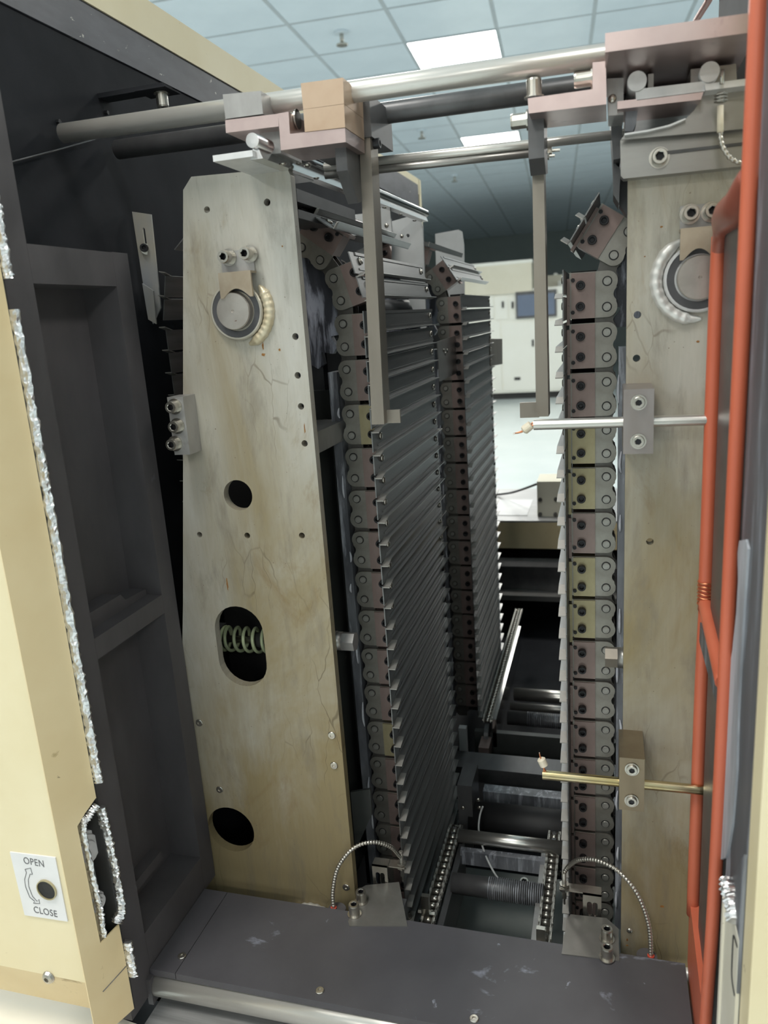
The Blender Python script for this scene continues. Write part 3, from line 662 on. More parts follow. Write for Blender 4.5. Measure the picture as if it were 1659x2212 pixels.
# right plate
tR = thing('side_plate', 'stained aluminium side plate on the right behind the orange gasket', 'plate', (.06, YP, -.74))
XR = .0165; shR = onY(1509, 600, YP)
small = [(1377, 680, .0032), (1375, 774, .0032), (1404, 1170, .0034)]
part('plate', MB().holed([(XR, .105), (.135, .105), (.135, -.74), (XR, -.74)], [circ(shR.x, shR.z, .0200)] + [hole_at(x, y, r) for x, y, r in small], YP, YP + PT), 'plate_b', tR)
boss(tR, shR.x, shR.z, RB, 'weld', 112, 275)
for px, py in ((1360, 2010),): put('rivet', 'round_screw', tR, onY(px, py, YP))
a, c = onY(1469, 446, YP), onY(1545, 498, YP)
lo0, lo1 = onY(1470, 500, YP - .0145), onY(1550, 556, YP - .0145)
rust(tR, [(1429, 490, .0014, .0010), (1393, 554, .0008, .0008), (1430, 1958, .0022, .0016), (1355, 2030, .0009, .0022), (1508, 738, .0016, .0012), (1355, 2042, .0014, .0012)])
retainer(tR, [(a.x, c.z), (a.x, a.z), (c.x, a.z), (c.x, c.z)], 'keeper', (lo0.x, lo1.x, lo0.z, lo1.z), 0, [onY(1490, 463, YP - .0025), onY(1536, 458, YP - .0025)])
q = MB(); a = onY(1412, 2095, .726); q.tube([(a.x + .06 * i / n, YP - .004, a.z - .006 + .008 * math.sin(math.pi * i / n)) for i in range(n + 1)], .006, 10, rads=[.0065 + .0006 * math.sin(i * 1.1) for i in range(n + 1)])
part('foot_weld', q, 'weld', tR)

# the left carrier's inner body seen past the plate and through its holes
tC = thing('carrier_body', 'dark green-grey carrier body behind the stained left plate', 'frame', (-.36, .80, -.74))
part('back_plate', MB().box((-.470, .90, -.74), (-.292, .905, -.08)), 'inner', tC)
part('inner_web', MB().box((-.338, .745, -.74), (-.331, .90, -.115)), 'inner', tC)
part('long_web', MB().box((-.336, .905, -.80), (-.330, 1.95, -.02)), 'liner', tC)
part('cross_shaft', MB().cyl((CXL, .74, CZ), (CXL, 1.95, CZ), .016, 20), 'dkgrey', tC)
a = onY(712, 930, .80)
part('spacer_bar', MB().box((-.335, .742, a.z - .019), (-.297, .865, a.z + .004)).bevel(.0015), 'grey_alu', tC)
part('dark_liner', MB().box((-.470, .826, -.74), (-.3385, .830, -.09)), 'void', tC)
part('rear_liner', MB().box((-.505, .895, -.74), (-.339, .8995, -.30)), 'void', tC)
q = MB(); a, c, e = onY(757, 1712, .79), onY(800, 1705, .79), onY(768, 1838, .79)
q.hexa([a, c, onY(803, 1760, .79), e], [v + Vector((0, .004, 0)) for v in (a, c, onY(803, 1760, .79), e)]); part('gusset', q, 'inner', tC)
# horizontal adjusters with hex ends
def adjuster(label, x_plate, x_end, s, py, px, Y=.772, mat='grey_alu'):
    z = onY(px, py, Y).z
    t = thing('adjuster', label, 'adjuster', (x_plate, Y, z))
    m1 = x_plate + s * abs(x_end - x_plate) * .5
    q = MB(); q.cyl((x_plate, Y, z), (m1, Y, z), .0108, 24)
    for k in range(2): q.cyl((x_plate + s * (.003 + .003 * k), Y, z), (x_plate + s * (.0042 + .003 * k), Y, z), .0116, 24)
    part('bush', q, 'sheet', t)
    part('hex_end', MB().cyl((m1, Y, z), (x_end, Y, z), .0112, 6).bevel(.0008), mat, t)
a0 = onY(722, 1385, .772).x; a1 = onY(768, 1385, .772).x
adjuster('hex-ended adjuster sticking out of the left plate toward the chain', a0 - .004, a1, 1, 1385, 745)
a0 = onY(1352, 1420, .772).x; a1 = onY(1307, 1420, .772).x
adjuster('hex-ended adjuster sticking out of the right plate toward the chain', a0 + .004, a1, -1, 1420, 1330, mat='barwarm')
# spring inside the oval hole
tS = thing('compression_spring', 'pale green compression spring on a rod, seen inside the oval hole', 'spring', tuple(onY(530, 1380, .80)))
a, c = onY(487, 1379, .80), onY(600, 1381, .80); z = a.z
q = MB(); turns = 8.5; nn = 200
xs = [0 if i < 22 else (i - 22) / (nn - 22) for i in range(nn + 1)]
q.tube([(a.x + .003 * (i / nn) + (c.x + .02 - a.x) * xs[i], .80 + .0145 * math.cos(2 * math.pi * turns * i / nn), z + .0145 * math.sin(2 * math.pi * turns * i / nn)) for i in range(nn + 1)], .0022, 8)
part('coil', q, 'spring', tS)
part('rod', MB().cyl((a.x - .01, .80, z), (c.x + .03, .80, z), .0045, 16), 'stain', tS)
part('sleeve', MB().cyl(((a.x + c.x) / 2 + .004, .80, z), (c.x + .03, .80, z), .0098, 20), 'dkgrey', tS)
part('end_block', MB().box((a.x - .016, .786, z - .015), (a.x - .004, .814, z + .015)).bevel(.001), 'dkgrey', tS)

# ================================================================== SENSOR RODS CLAMPED TO THE RIGHT PLATE
def sensor_rod(label, py_rod, x0px, clamp, mat, cmat, tip):
    Y = .69; a = onY(x0px, py_rod[0], Y); c = onY(1345, py_rod[1], Y); z = c.z
    t = thing('sensor_rod', label, 'sensor', (c.x + .02, YP, z), 'sensor rods on the right plate')
    q = MB(); q.lathe([(.0047, 0), (.0047, .16), (.004, .16)], axis=(1, 0, 0), at=(a.x, Y, z), n=20); part('tube', q, mat, t, smooth=False)
    x0, y0, x1, y1 = clamp; p0, p1 = onY(x0, y0, Y - .012), onY(x1, y1, Y - .012)
    b_ = part('clamp_block', MB().box((p0.x, Y - .012, p1.z), (p1.x, YP, p0.z)).bevel(.0008), cmat, t)
    cx = (p0.x + p1.x) / 2
    for zz in (p0.z - (p0.z - p1.z) * .20, p1.z + (p0.z - p1.z) * .20):
        part('counterbore', MB().lathe([(.0066, 0), (.0066, .0003), (.0052, .0003), (.0052, .00005)], axis=(0, -1, 0), at=(cx, Y - .012, zz), n=24), 'black', b_)
        put('screw', 'cap_sunk', b_, (cx, Y - .012, zz))
    e0, e1, e2 = tip
    p0, p1, p2 = onY(*e0, Y), onY(*e1, Y), onY(*e2, Y)
    part('ceramic_bead', MB().lathe([(.0024, 0), (.0040, .0006), (.0042, (p1 - p0).length * .85), (.0026, (p1 - p0).length)], axis=p1 - p0, at=p0, n=16), 'ceramic', t)
    q = MB(); dirv = (p2 - p1)
    for k in range(4):
        o = Vector((0, (k % 2 - .5) * .0014, (k // 2 - .5) * .0014))
        q.tube(smoothpath([a + o + Vector((.004, 0, 0)), (a + p0) / 2 + o * 1.6, p0 + o, p1 + o * .6, p1 + dirv * (.5 + .15 * k) + o * .4], 3), .0006, 6)
    part('bare_wires', q, 'wire_copper', t); part('wire_tip', MB().cyl(p1 + dirv * .4, p2, .0006, 6), 'stain', t)
sensor_rod('upper sensor rod, bright steel tube in a grey clamp, frayed wires at its tip', (915, 912), 1153, (1347, 842, 1411, 980), 'steel', 'clamp', ((1148, 917), (1130, 931), (1108, 938)))
sensor_rod('lower sensor rod, gold-tinted steel tube in a bronze clamp with white bead', (1668, 1690), 1172, (1338, 1636, 1391, 1754), 'rod_brass', 'clamp_b', ((1176, 1655), (1168, 1638), (1165, 1626)))

# ================================================================== TOP RODS, CARRIAGES AND PUSHERS
zr = .1915
solo('guide_rod', MB().cyl((-.507, .70, zr + .0035), (.10, .70, zr - .0035), .0088, 28), 'rod', 'thick bright steel guide rod along the top, nearer of the two', 'rod', (-.2, .70, zr))
solo('guide_rod', MB().cyl((-.507, .79, zr + .0045), (.10, .79, zr - .001), .0098, 28), 'dkgrey', 'thick dark grey guide rod along the top, behind the nearer one', 'rod', (-.2, .79, zr))
solo('thin_rod', MB().cyl((-.27, .78, .150), (.02, .78, .1455), .0042, 20), 'rod', 'thin bright steel rod under the thick ones, upper of the thin pair', 'rod', (-.1, .78, .148))
solo('thin_rod', MB().cyl((-.27, .78, .1425), (-.066, .78, .1390), .0036, 20), 'sheet', 'thin dull steel rod with threaded end, lower of the thin pair', 'rod', (-.17, .78, .14))
t = thing('linear_rail', 'round linear rail on a flat base along the top of the left carrier', 'rail', (-.29, 1.0, .15))
x0 = onY(545, 303, .655).x; zs = onY(545, 303, .655).z
part('shaft', MB().cyl((x0, .655, zs), (x0 - .003, 1.34, zs + .012), .0060, 20), 'steel_y', t)
a = onY(458, 325, .655); c = onY(537, 338, .655)
part('base_strip', MB().box((a.x, .655, zs - .0125), (x0 - .001, .80, zs - .0075)).bevel(.0006), 'alu', t)
part('rail_base', MB().hexa([(x0 - .006, .66, zs - .014), (x0 + .006, .66, zs - .014), (x0 + .002, .66, zs - .004), (x0 - .002, .66, zs - .004)], [(x0 - .009, 1.33, zs - .002), (x0 + .003, 1.33, zs - .002), (x0 - .001, 1.33, zs + .008), (x0 - .005, 1.33, zs + .008)]), 'steel_y', t)
part('rail_beam', MB().box((-.330, .745, .116), (-.2885, .93, .128)), 'dkgrey', t)
part('rail_lip', MB().box((-.320, .745, .101), (-.2885, .90, .109)), 'dkgrey', t)
for k in range(7):
    put('screw', 'round_screw', t, (x0 + .008, .70 + .085 * k, zs - .012), (0, 0, -1))
for k, (px, py, Y, wq) in enumerate(((845, 490, 1.13, .045), (905, 560, 1.33, .05))):
    tt = thing('gusset_plate', ['pale grey gusset plate under the left rail, half hidden by the hanging bar', 'pale grey gusset plate at the far end of the left rail, with one hole'][k], 'bracket', tuple(onY(px, py, Y)))
    if k == 0: pts = P2([(800, 470), (832, 441), (842, 443), (846, 505), (800, 495)], Y)
    else: pts = P2([(846, 478), (895, 464), (906, 468), (913, 490), (922, 740), (846, 560)], Y)
    hl = [] if k == 0 else [hole_at(881, 509, .003, Y, 12)]
    part('plate', MB().holed(pts, hl, Y, Y + .006), 'bracket', tt)
    if k == 0: put('screw', 'round_screw', tt, onY(835, 487, Y))
    else: put('screw', 'round_screw', tt, onY(868, 510, Y))
    if k == 1: part('web', MB().box((onY(846, 500, Y).x - .05, Y - .14, onY(846, 480, Y).z - .03), (onY(846, 500, Y).x, Y, onY(846, 480, Y).z)), 'bracket', tt)
solo('end_tab', MB().prismY(P2([(940, 505), (990, 496), (998, 500), (1002, 530), (1004, 700), (945, 700)], 1.86), 1.86, 1.866), 'bracket', 'pale rounded tab above the far left slat bank', 'bracket', tuple(onY(970, 520, 1.86)))
# left carriage
t = thing('pusher_carriage', 'left pusher carriage, copper-tinted blocks on pink angle, long bar hanging from it', 'carriage', (-.26, .70, .17), 'pusher carriages')
Yc = .672
def slab(name, lst, Y, d, mat, parent, bev=.0006, **k): return part(name, MB().prismY(P2(lst, Y), Y, Y + d).bevel(bev), mat, parent, **k)
slab('rod_clamp', [(481, 204), (563, 196), (568, 246), (487, 257)], Yc, .052, 'grey_alu', t)
slab('rod_block', [(649.5, 180), (740.8, 167.5), (743, 224), (655, 236)], Yc - .002, .055, 'copper', t)
slab('rod_block', [(655, 236.5), (743, 224.8), (745.5, 275), (658.5, 285)], Yc - .002, .055, 'copper', t)
slab('angle_arm', [(486.5, 259.5), (601, 245.5), (602, 273), (488, 287)], Yc, .045, 'pink', t)
slab('angle_arm', [(600.7, 245), (623.3, 241.3), (626.3, 289.2), (745.4, 276.6), (746.9, 306.7), (606.7, 324.8)], Yc - .001, .055, 'pink', t)
slab('bearing_block', [(562, 278), (602, 275), (607, 331), (556, 334)], .688, .05, 'grey_alu', t)
put('screw', 'cap_long', t, Vector(onY(655, 264, .70)) - Vector((0, .012, 0)), (-1, 0, 0))
for px, py in ((592, 335), (612, 341), (645, 352), (664, 357)): put('screw', 'round_screw', t, onY(px, py, .74), (0, -.3, -1))
part('bearing_rail', MB().box((-.262, .69, .150), (-.235, .80, .158)), 'dkgrey', t)
a = onY(744, 310, .70)
q = MB(); q.prismX([(.690, .1635), (.740, .1635), (.740, .110), (.716, .104), (.690, .128)], onY(724, 330, .69).x, onY(748, 330, .69).x); part('hanger_block', q, 'dkgrey', t)
zt, zb = onY(775, 262, .728).z, onY(812, 917, .728).z
xa, xb, xc, xd = onY(774, 262, .728).x, onY(798, 262, .728).x, onY(803, 917, .728).x, onY(830, 917, .728).x
hb = part('hanging_bar', MB().hexa([(xc, .728, zb), (xd, .728, zb), (xb, .728, zt), (xa, .728, zt)], [(xc, .752, zb), (xd, .752, zb), (xb, .752, zt), (xa, .752, zt)]).bevel(.0009), 'barwarm', t)
put('screw', 'black_screw', hb, (xb, .738, onY(800, 312, .738).z), (1, 0, 0))
a = onY(848, 898, .745); part('pusher_tip', MB().box((xd - .001, .738, a.z - .0065), (onY(868, 898, .745).x, .742, a.z + .0065)).bevel(.0004), 'barwarm', hb)
put('screw', 'round_screw', hb, (xd, .7415, a.z - .001), (1, 0, 0))
q = MB().holed(P2([(786, 250), (808, 245), (812, 340), (790, 345)], .765), [hole_at(804, 279, .0028, .765, 12), hole_at(806, 336, .0028, .765, 12)], .765, .772); part('end_plate', q, 'grey_alu', t)
part('back_arm', MB().box((-.235, .725, .160), (-.204, .80, .196)), 'dkgrey', t)
# right carriage
t = thing('pusher_carriage', 'right pusher carriage, broad pink arm and long bar hanging beside the right chain', 'carriage', (.0, .70, .17), 'pusher carriages')
slab('top_arm', [(1307, 71.6), (1640, 25), (1640, 67.5), (1307, 113)], .64, .13, 'pink', t)
slab('side_arm', [(1140, 212.5), (1280, 192.5), (1280, 135), (1309, 131.5), (1310, 225), (1142, 245)], .678, .06, 'pink', t)
put('screw', 'cap_long', t, onY(1280, 168, .70), (-1, 0, 0)); put('screw', 'cap_long', t, onY(1154, 212, .70), (0, 0, 1)); put('screw', 'cap_long', t, onY(1141, 259, .71), (-1, 0, 0))
q = MB(); a, c = onY(1140, 246, .70), onY(1176, 340, .70)
q.prismX([(.700, a.z), (.738, a.z), (.738, onY(1160, 372, .70).z + .004), (.716, onY(1160, 372, .70).z), (.700, c.z)], a.x, c.x); part('hanger_block', q.bevel(.0006), 'dkgrey', t)
xa, xb, xc, xd = onY(1149, 330, .728).x, onY(1174, 330, .728).x, onY(1158, 900, .728).x, onY(1185, 900, .728).x
zt, zb = onY(1160, 330, .728).z, onY(1170, 900, .728).z
hb = part('hanging_bar', MB().hexa([(xc, .728, zb), (xd, .728, zb), (xb, .728, zt), (xa, .728, zt)], [(xc, .750, zb), (xd, .750, zb), (xb, .750, zt), (xa, .750, zt)]).bevel(.0009), 'barwarm', t)
a = onY(1141, 884, .745); part('pusher_tip', MB().box((onY(1124, 884, .742).x, .738, a.z - .0072), (xc + .002, .742, a.z + .0072)).bevel(.0004), 'barwarm', hb)
q = MB(); z1 = onY(1190, 326, .78).z; x1 = onY(1178, 326, .78).x
q.cyl((x1, .78, z1), (x1 + .013, .78, z1), .0014, 8); q.cyl((x1 + .002, .78, z1), (x1 + .006, .78, z1), .0034, 6); part('threaded_end', q, 'stain', t)
q = MB(); q.cyl((x1, .77, z1 - .006), (x1 + .009, .77, z1 - .006), .0013, 8); q.cyl((x1 + .001, .77, z1 - .006), (x1 + .004, .77, z1 - .006), .0030, 6); part('threaded_end', q, 'stain', t)
slab('bearing_block', [(1311, 170), (1347, 168), (1347, 248), (1314, 250)], .70, .04, 'grey_alu', t)
put('screw', 'round_screw', t, onY(1323, 213, .699))
slab('bearing_block', [(1400, 160), (1412, 159), (1412, 200), (1400, 201)], .70, .04, 'grey_alu', t)
slab('bearing_block', [(1492, 150), (1590, 138), (1592, 178), (1492, 190)], .70, .04, 'sheet', t)
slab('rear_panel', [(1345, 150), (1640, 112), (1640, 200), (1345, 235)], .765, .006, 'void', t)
# right rails and end brackets
t = thing('rail_assembly', 'pair of round rails on an aluminium strip with curved sheet bracket, upper right', 'rail', (.05, .72, .15))
for px, py in ((1376, 175), (1533, 155)):
    a = onY(px, py, .690); part('shaft', MB().cyl((a.x, .690, a.z), (a.x, 1.34, a.z), .0072, 22), 'alu', t)
slab('rail_strip', [(1372, 193), (1533, 174), (1522, 197), (1374, 216)], .692, .6, 'alu', t, .0004)
slab('end_strip', [(1522, 181.5), (1640, 166), (1640, 181), (1524, 195.5)], .688, .05, 'alu', t, .0004)
slab('lower_arm', [(1333.5, 219), (1374, 214), (1376, 217), (1520, 198.5), (1514, 215), (1333.5, 236)], .688, .05, 'pink', t, .0004)
slab('stub', [(1352, 238), (1378, 236), (1374, 266), (1367, 284), (1350, 284)], .700, .02, 'grease', t, .001)
P_ = [(1523, 196), (1640, 182), (1640, 275), (1341, 302), (1349, 291), (1400, 283), (1448, 272), (1480, 258), (1500, 238), (1512, 216)]
slab('curved_sheet', P_, .704, .003, 'sheet', t, .0003)
P_ = [(1349, 288), (1400, 280), (1446, 269), (1480, 255), (1482, 258), (1448, 273), (1400, 284.5), (1349, 292)]
slab('sheet_rim', P_, .698, .008, 'alu', t, .0003)
slab('angle_plate', [(1340, 303), (1640, 268), (1640, 355), (1347, 386), (1341, 380)], .714, .016, 'sheet', t, .0006)
slab('angle_step', [(1441, 326), (1640, 303), (1640, 309), (1441, 333)], .7125, .002, 'dkgrey', t, .0002)
put('screw', 'cap', t, onY(1424, 341, .714))
slab('dark_web', [(1318, 246), (1344, 243), (1344, 300), (1340, 342), (1325, 345)], .74, .09, 'dkgrey', t, .0004)
slab('bent_strip', [(1324, 344), (1333, 358), (1339, 362), (1340, 372), (1337, 440), (1325, 420)], .76, .05, 'dkgrey', t, .0004)
slab('bent_flange', [(1338, 365), (1364, 380), (1364, 470), (1352, 462), (1338, 442)], .80, .03, 'dkgrey', t, .0004)
t = thing('cable_sensor', 'small threaded sensor with spiral metal cable, upper right corner', 'sensor', tuple(onY(1555, 220, .69)))
Y = .682
a, c = onY(1560, 170, Y), onY(1560, 205, Y)
part('tip', MB().cyl(onY(1561, 150, Y), onY(1559, 182, Y), .0016, 10), 'stain', t)
q = MB(); q.cyl(onY(1557, 200, Y), onY(1556, 222, Y), .0030, 12)
for k in range(3): q.cyl(onY(1557, 203 + 7 * k, Y), onY(1557, 206 + 7 * k, Y), .0048, 6)
part('nut', q, 'link', t)
part('ferrule', MB().cyl(onY(1556, 228, Y), onY(1556, 286, Y), .0024, 12), 'ceramic', t)
def sheath(path, r, turns_per_m=330):
    """spiral-wound flexible metal conduit: a tube with closely spaced rings"""
    P = smoothpath(path, 10); L = [0]
    for a_, b_ in zip(P, P[1:]): L.append(L[-1] + (b_ - a_).length)
    n = int(L[-1] * turns_per_m * 4); pts = []; rads = []; j = 0
    for i in range(n + 1):
        s_ = L[-1] * i / n
        while j < len(L) - 2 and L[j + 1] < s_: j += 1
        f = (s_ - L[j]) / max(1e-9, L[j + 1] - L[j]); pts.append(P[j].lerp(P[j + 1], f)); rads.append(r * (1.0, 1.0, .74, .74)[i % 4])
    return MB().tube(pts, r, 10, rads=rads)
part('spiral_cable', sheath([onY(1556, 286, Y), onY(1558, 305, Y), onY(1565, 325, Y), onY(1580, 343, Y), onY(1600, 352, Y), onY(1625, 355, Y)], .0021, 260), 'sheath', t)

# ================================================================== LEFT SIDE OF THE ENCLOSURE
XW = -.473
t = thing('bay_housing', 'dark grey inner side frame with two recessed bays, left', 'frame', (XW, .64, -.66))
def rail_(name, y0, y1, z0, z1, x0=XW - .0405, x1=XW, bv=.0022): return part(name, MB().box((x0, y0, z0), (x1, y1, z1)).bevel(bv, 2), 'frame', t)
rail_('front_stile', .540, .581, -.69, .225)
rail_('rear_stile', .702, .7285, -.665, .083)
rail_('top_rail', .5812, .7018, .050, .0825)
rail_('middle_rail', .5812, .7018, -.3005, -.279)
rail_('bottom_rail', .5812, .7018, -.665, -.6185)
part('recess_panel', MB().box((XW - .0445, .565, -.65), (XW - .0405, .727, .06)), 'frame', t)
part('ledge', MB().prismX([(.585, -.262), (.655, -.262), (.662, -.270), (.70, -.272), (.70, -.279), (.585, -.279)], XW - .042, XW - .018), 'frame', t)
part('catch', MB().box((XW - .042, .60, -.596), (XW - .026, .665, -.584)).bevel(.001), 'frame', t)
for px, py in ((228, 655), (322, 1246), (342, 1346), (415, 1826)):
    p = onX(px, py, XW - .0405); part('bolt_boss', MB().lathe([(.0065, 0), (.0065, .0012), (.0045, .0012), (.0045, .004), (.0022, .004), (.0022, .002)], axis=(1, 0, 0), at=(XW - .0405, p.y, p.z), n=16), 'frame', t)
# side wall with the open top edge
t = thing('enclosure_side', 'dark-lined enclosure side wall with cream top edge, upper left', 'enclosure', (-.53, 1.2, -.7))
part('liner', MB().box((-.524, .56, -.93), (-.520, 2.26, .300)), 'liner', t)
part('seal_strip', MB().prismX([(.56, .296), (2.29, .296), (2.29, .338), (.56, .338)], -.524, -.518).bevel(.001), 'seal_strip', t)
q = MB(); q.box((-.56, .50, .337), (-.516, 2.30, .379)); q.box((-.56, 2.295, -.70), (-.516, 2.32, .379)); part('cream_edge', q.bevel(.003, 2), 'cream', t)
part('outer_skin', MB().box((-.56, .74, -.93), (-.540, 2.30, .34)), 'cream', t)
part('rear_seal', MB().box((-.517, 1.86, .300), (-.513, 2.27, .360)), 'seal_strip', t)
for px, py in ((228, 244), (124, 264)): put('bolt', 'hex_head', t, onX(px, py, -.520), (1, 0, 0))
rb = onX(350, 214, -.45)
tb_ = thing('hanger_bolt', 'short steel bolt under a small plate, above the thick rod at upper left', 'bolt', tuple(rb))
part('plate', MB().box((rb.x - .022, rb.y - .016, rb.z + .0065), (rb.x + .014, rb.y + .016, rb.z + .008)), 'liner', tb_)
put('bolt', 'cap_long', tb_, (rb.x, rb.y, rb.z + .006), (0, 0, -1))
part('strut', MB().box((-.520, rb.y - .010, rb.z + .008), (rb.x + .008, rb.y + .010, rb.z + .0125)), 'liner', tb_)
solo('wire_rope', MB().tube([onX(205, 301, -.515), onX(120, 325, -.515), onX(25, 350, -.515)], .0009, 6), 'dkgrey', 'thin dark wire running along the dark wall at upper left', 'wire', tuple(onX(120, 325, -.515)))
t = thing('enclosure_side', 'dark side wall added behind the right plate to block light', 'enclosure', (.15, 1.4, -.7))  # added to block light coming in from the right
part('liner', MB().box((.175, .745, -.93), (.180, 2.29, .30)), 'liner', t)
part('hood_lining', MB().box((.160, .90, .285), (.180, 1.40, .50)), 'liner', t)
# slotted strip left of the plate
t = thing('slotted_strip', 'heat-blued metal strip with slot and black screw, left of the stained plate', 'bracket', tuple(onY(320, 560, .812)))
Y = .812
outl = P2([(285, 457), (326, 463), (347, 665), (330, 700), (310, 620)], Y); sl = onY(313, 515, Y)
part('strip', MB().holed(outl, [[(sl.x + .0016 * u, sl.z + w) for u, w in ((-1, -.014), (1, -.014), (1.0, .010), (0, .012), (-1.0, .010))]], Y, Y + .002), 'zinc', t)
pp = P2([(307, 612), (331, 628), (337, 700), (320, 690)], Y - .01); part('bent_foot', MB().prismY(pp, Y - .01, Y - .008), 'zinc', t)
put('screw', 'black_screw', t, onY(313, 536, Y), (.35, -1, 0)); part('washer', MB().cyl(onY(315, 538, Y), onY(315, 538, Y - .001), .006, 14), 'stain', t)

# cream front panel
YB = .50; XA = -.481; XB = -.467; YBk = .5395
t = thing('front_panel', 'yellowed cream front panel with foil-taped edge, at the left', 'panel', (-.56, YB, -.66))
zt, zb = .135, -.672
zlow = -.604
q = MB()
q.box((-.95, YB, zlow), (XA, YB + .03, zt)); part('face', q.bevel(.004, 3), 'cream', t)
q = MB(); q.hexa([(-.95, YB + .002, zlow + .002), (XA - .003, YB + .002, zlow + .002), (XB - .004, YBk - .01, zb), (-.95, YBk - .01, zb)], [(-.95, YB + .012, zlow + .002), (XA - .003, YB + .012, zlow + .002), (XB - .004, YBk, zb), (-.95, YBk, zb)]); part('bottom_slope', q, 'cream_old', t)
def fac(f, z, d=0.0):          # a point on the angled return: f 0 at the face, 1 at the edge
    n = Vector((YBk - YB, -(XB - XA), 0)).normalized()
    return Vector((XA + (XB - XA) * f, YB + (YBk - YB) * f, z)) + n * d
def facpt(px, py):              # where a pixel ray meets the angled return, as (f, z)
    d = ray(px, py); n = Vector((YBk - YB, -(XB - XA), 0)); k = n.dot(Vector((XA, YB, 0))) / n.dot(d); p = d * k
    return ((p.y - YB) / (YBk - YB), p.z)
notch = [facpt(211, 1722), facpt(183, 1758), facpt(167, 1785), facpt(217, 2038), facpt(262, 1993)]
z_hi, z_lo = notch[0][1], notch[-1][1]
outline = [(-.06, zt), (1, zt), (1, z_hi)] + [(min(f, .97), z) for f, z in notch] + [(1, z_lo), (1, zb), (-.06, zb)]
q = MB(); A = [fac(f, z) for f, z in outline]; B = [fac(f, z, -.0015) for f, z in outline]; q.hexa(A, B); part('angled_return', q, 'cream_old', t)
part('edge_return', MB().box((XB - .02, YBk - .0005, zb), (XB, YBk + .001, zt)), 'gap', t)
# latch pocket
pk = part('latch_pocket', MB().hexa([fac(-.05, z_lo - .03, -.016), fac(1.25, z_lo - .03, -.016), fac(1.25, z_hi + .02, -.016), fac(-.05, z_hi + .02, -.016)], [fac(-.05, z_lo - .03, -.018), fac(1.25, z_lo - .03, -.018), fac(1.25, z_hi + .02, -.018), fac(-.05, z_hi + .02, -.018)]), 'pan', t)
nrm = Vector((YBk - YB, -(XB - XA), 0)).normalized()
def disc(px, py, r, h, nm):
    f, z = facpt(px, py); c = fac(f, z, -.015)
    part(nm, MB().lathe([(r, 0), (r, h * .4), (r * .86, h * .4), (r * .84, h * .7), (r * .6, h * .7), (r * .55, h)], axis=nrm, at=c, n=28), 'alu', pk)
disc(197, 1845, .0185, .009, 'latch_wheel'); disc(222, 1958, .0105, .010, 'latch_bolt')
q = MB(); a, c = facpt(213, 1822), facpt(238, 1905); q.hexa([fac(a[0], a[1], -.012), fac(a[0] + .08, a[1], -.012), fac(c[0] + .08, c[1], -.012), fac(c[0], c[1], -.012)], [fac(a[0], a[1], -.015), fac(a[0] + .08, a[1], -.015), fac(c[0] + .08, c[1], -.015), fac(c[0], c[1], -.015)]); part('yellow_foam', q, 'brass', pk)
# foil tape: crumpled tubes along the edge and round the pocket
def foil(name, pts, r, seed, parent, n=9):
    rnd = random.Random(seed); P = smoothpath(pts, 22); q = MB()
    bm = q.bm; rings = []
    for i, p in enumerate(P):
        d = (P[min(i + 1, len(P) - 1)] - P[max(i - 1, 0)]).normalized(); up = Vector((0, -1, 0)); up = (up - d * up.dot(d)).normalized(); w = d.cross(up); p = p + w * rnd.uniform(-.0009, .0009)
        rr = r * (1.0 + .22 * rnd.random()); ring = []
        for k in range(n):
            t_ = 2 * math.pi * k / n; jj = rr * (.84 + .26 * rnd.random()); ring.append(bm.verts.new(p + (up * math.cos(t_) * .5 + w * math.sin(t_)) * jj))
        rings.append(ring)
    for A_, B_ in zip(rings, rings[1:]):
        for k in range(n): bm.faces.new((A_[k], A_[(k + 1) % n], B_[(k + 1) % n], B_[k]))
    bm.faces.new(rings[0][::-1]); bm.faces.new(rings[-1]); return part(name, q, 'foil', parent)
E1 = lambda z, d=.002: Vector((XB + .003, YBk + .002, z))
foil('foil_tape', [E1(.133), E1(.10), E1(.052)], .0050, 1, t)
foil('foil_tape', [E1(.028), E1(-.06), E1(-.13), E1(-.20), E1(-.28), E1(-.35), E1(-.408)], .0050, 2, t)
ring = [facpt(*p) for p in ((208, 1738), (188, 1765), (178, 1790), (198, 1890), (214, 1965), (222, 2022), (250, 1992), (258, 1960), (245, 1880), (228, 1800), (214, 1742))]
foil('foil_tape', [fac(f, z, .001) for f, z in ring[:6]], .0034, 3, t)
foil('foil_tape', [fac(f, z, .001) for f, z in ring[6:]] , .0052, 4, t)
foil('foil_tape', [E1(-.590), E1(-.615), E1(-.632)], .0052, 5, t)
ME['button'] = MB().lathe([(.0068, 0), (.0068, .0008), (.0055, .0032), (.0032, .0042), (.0028, .0042), (.0026, .0020)], n=18, hexi=(4, 5)).mesh('button_screw', 'stain'); put('screw', 'button', t, onY(106, 2110, YB))
# scribed line at the foot of the angled return
a, c = facpt(222, 2142), facpt(272, 2087)
part('seam', MB().tube([fac(*a, .0003), fac(*c, .0003)], .0005, 6), 'ink', t)
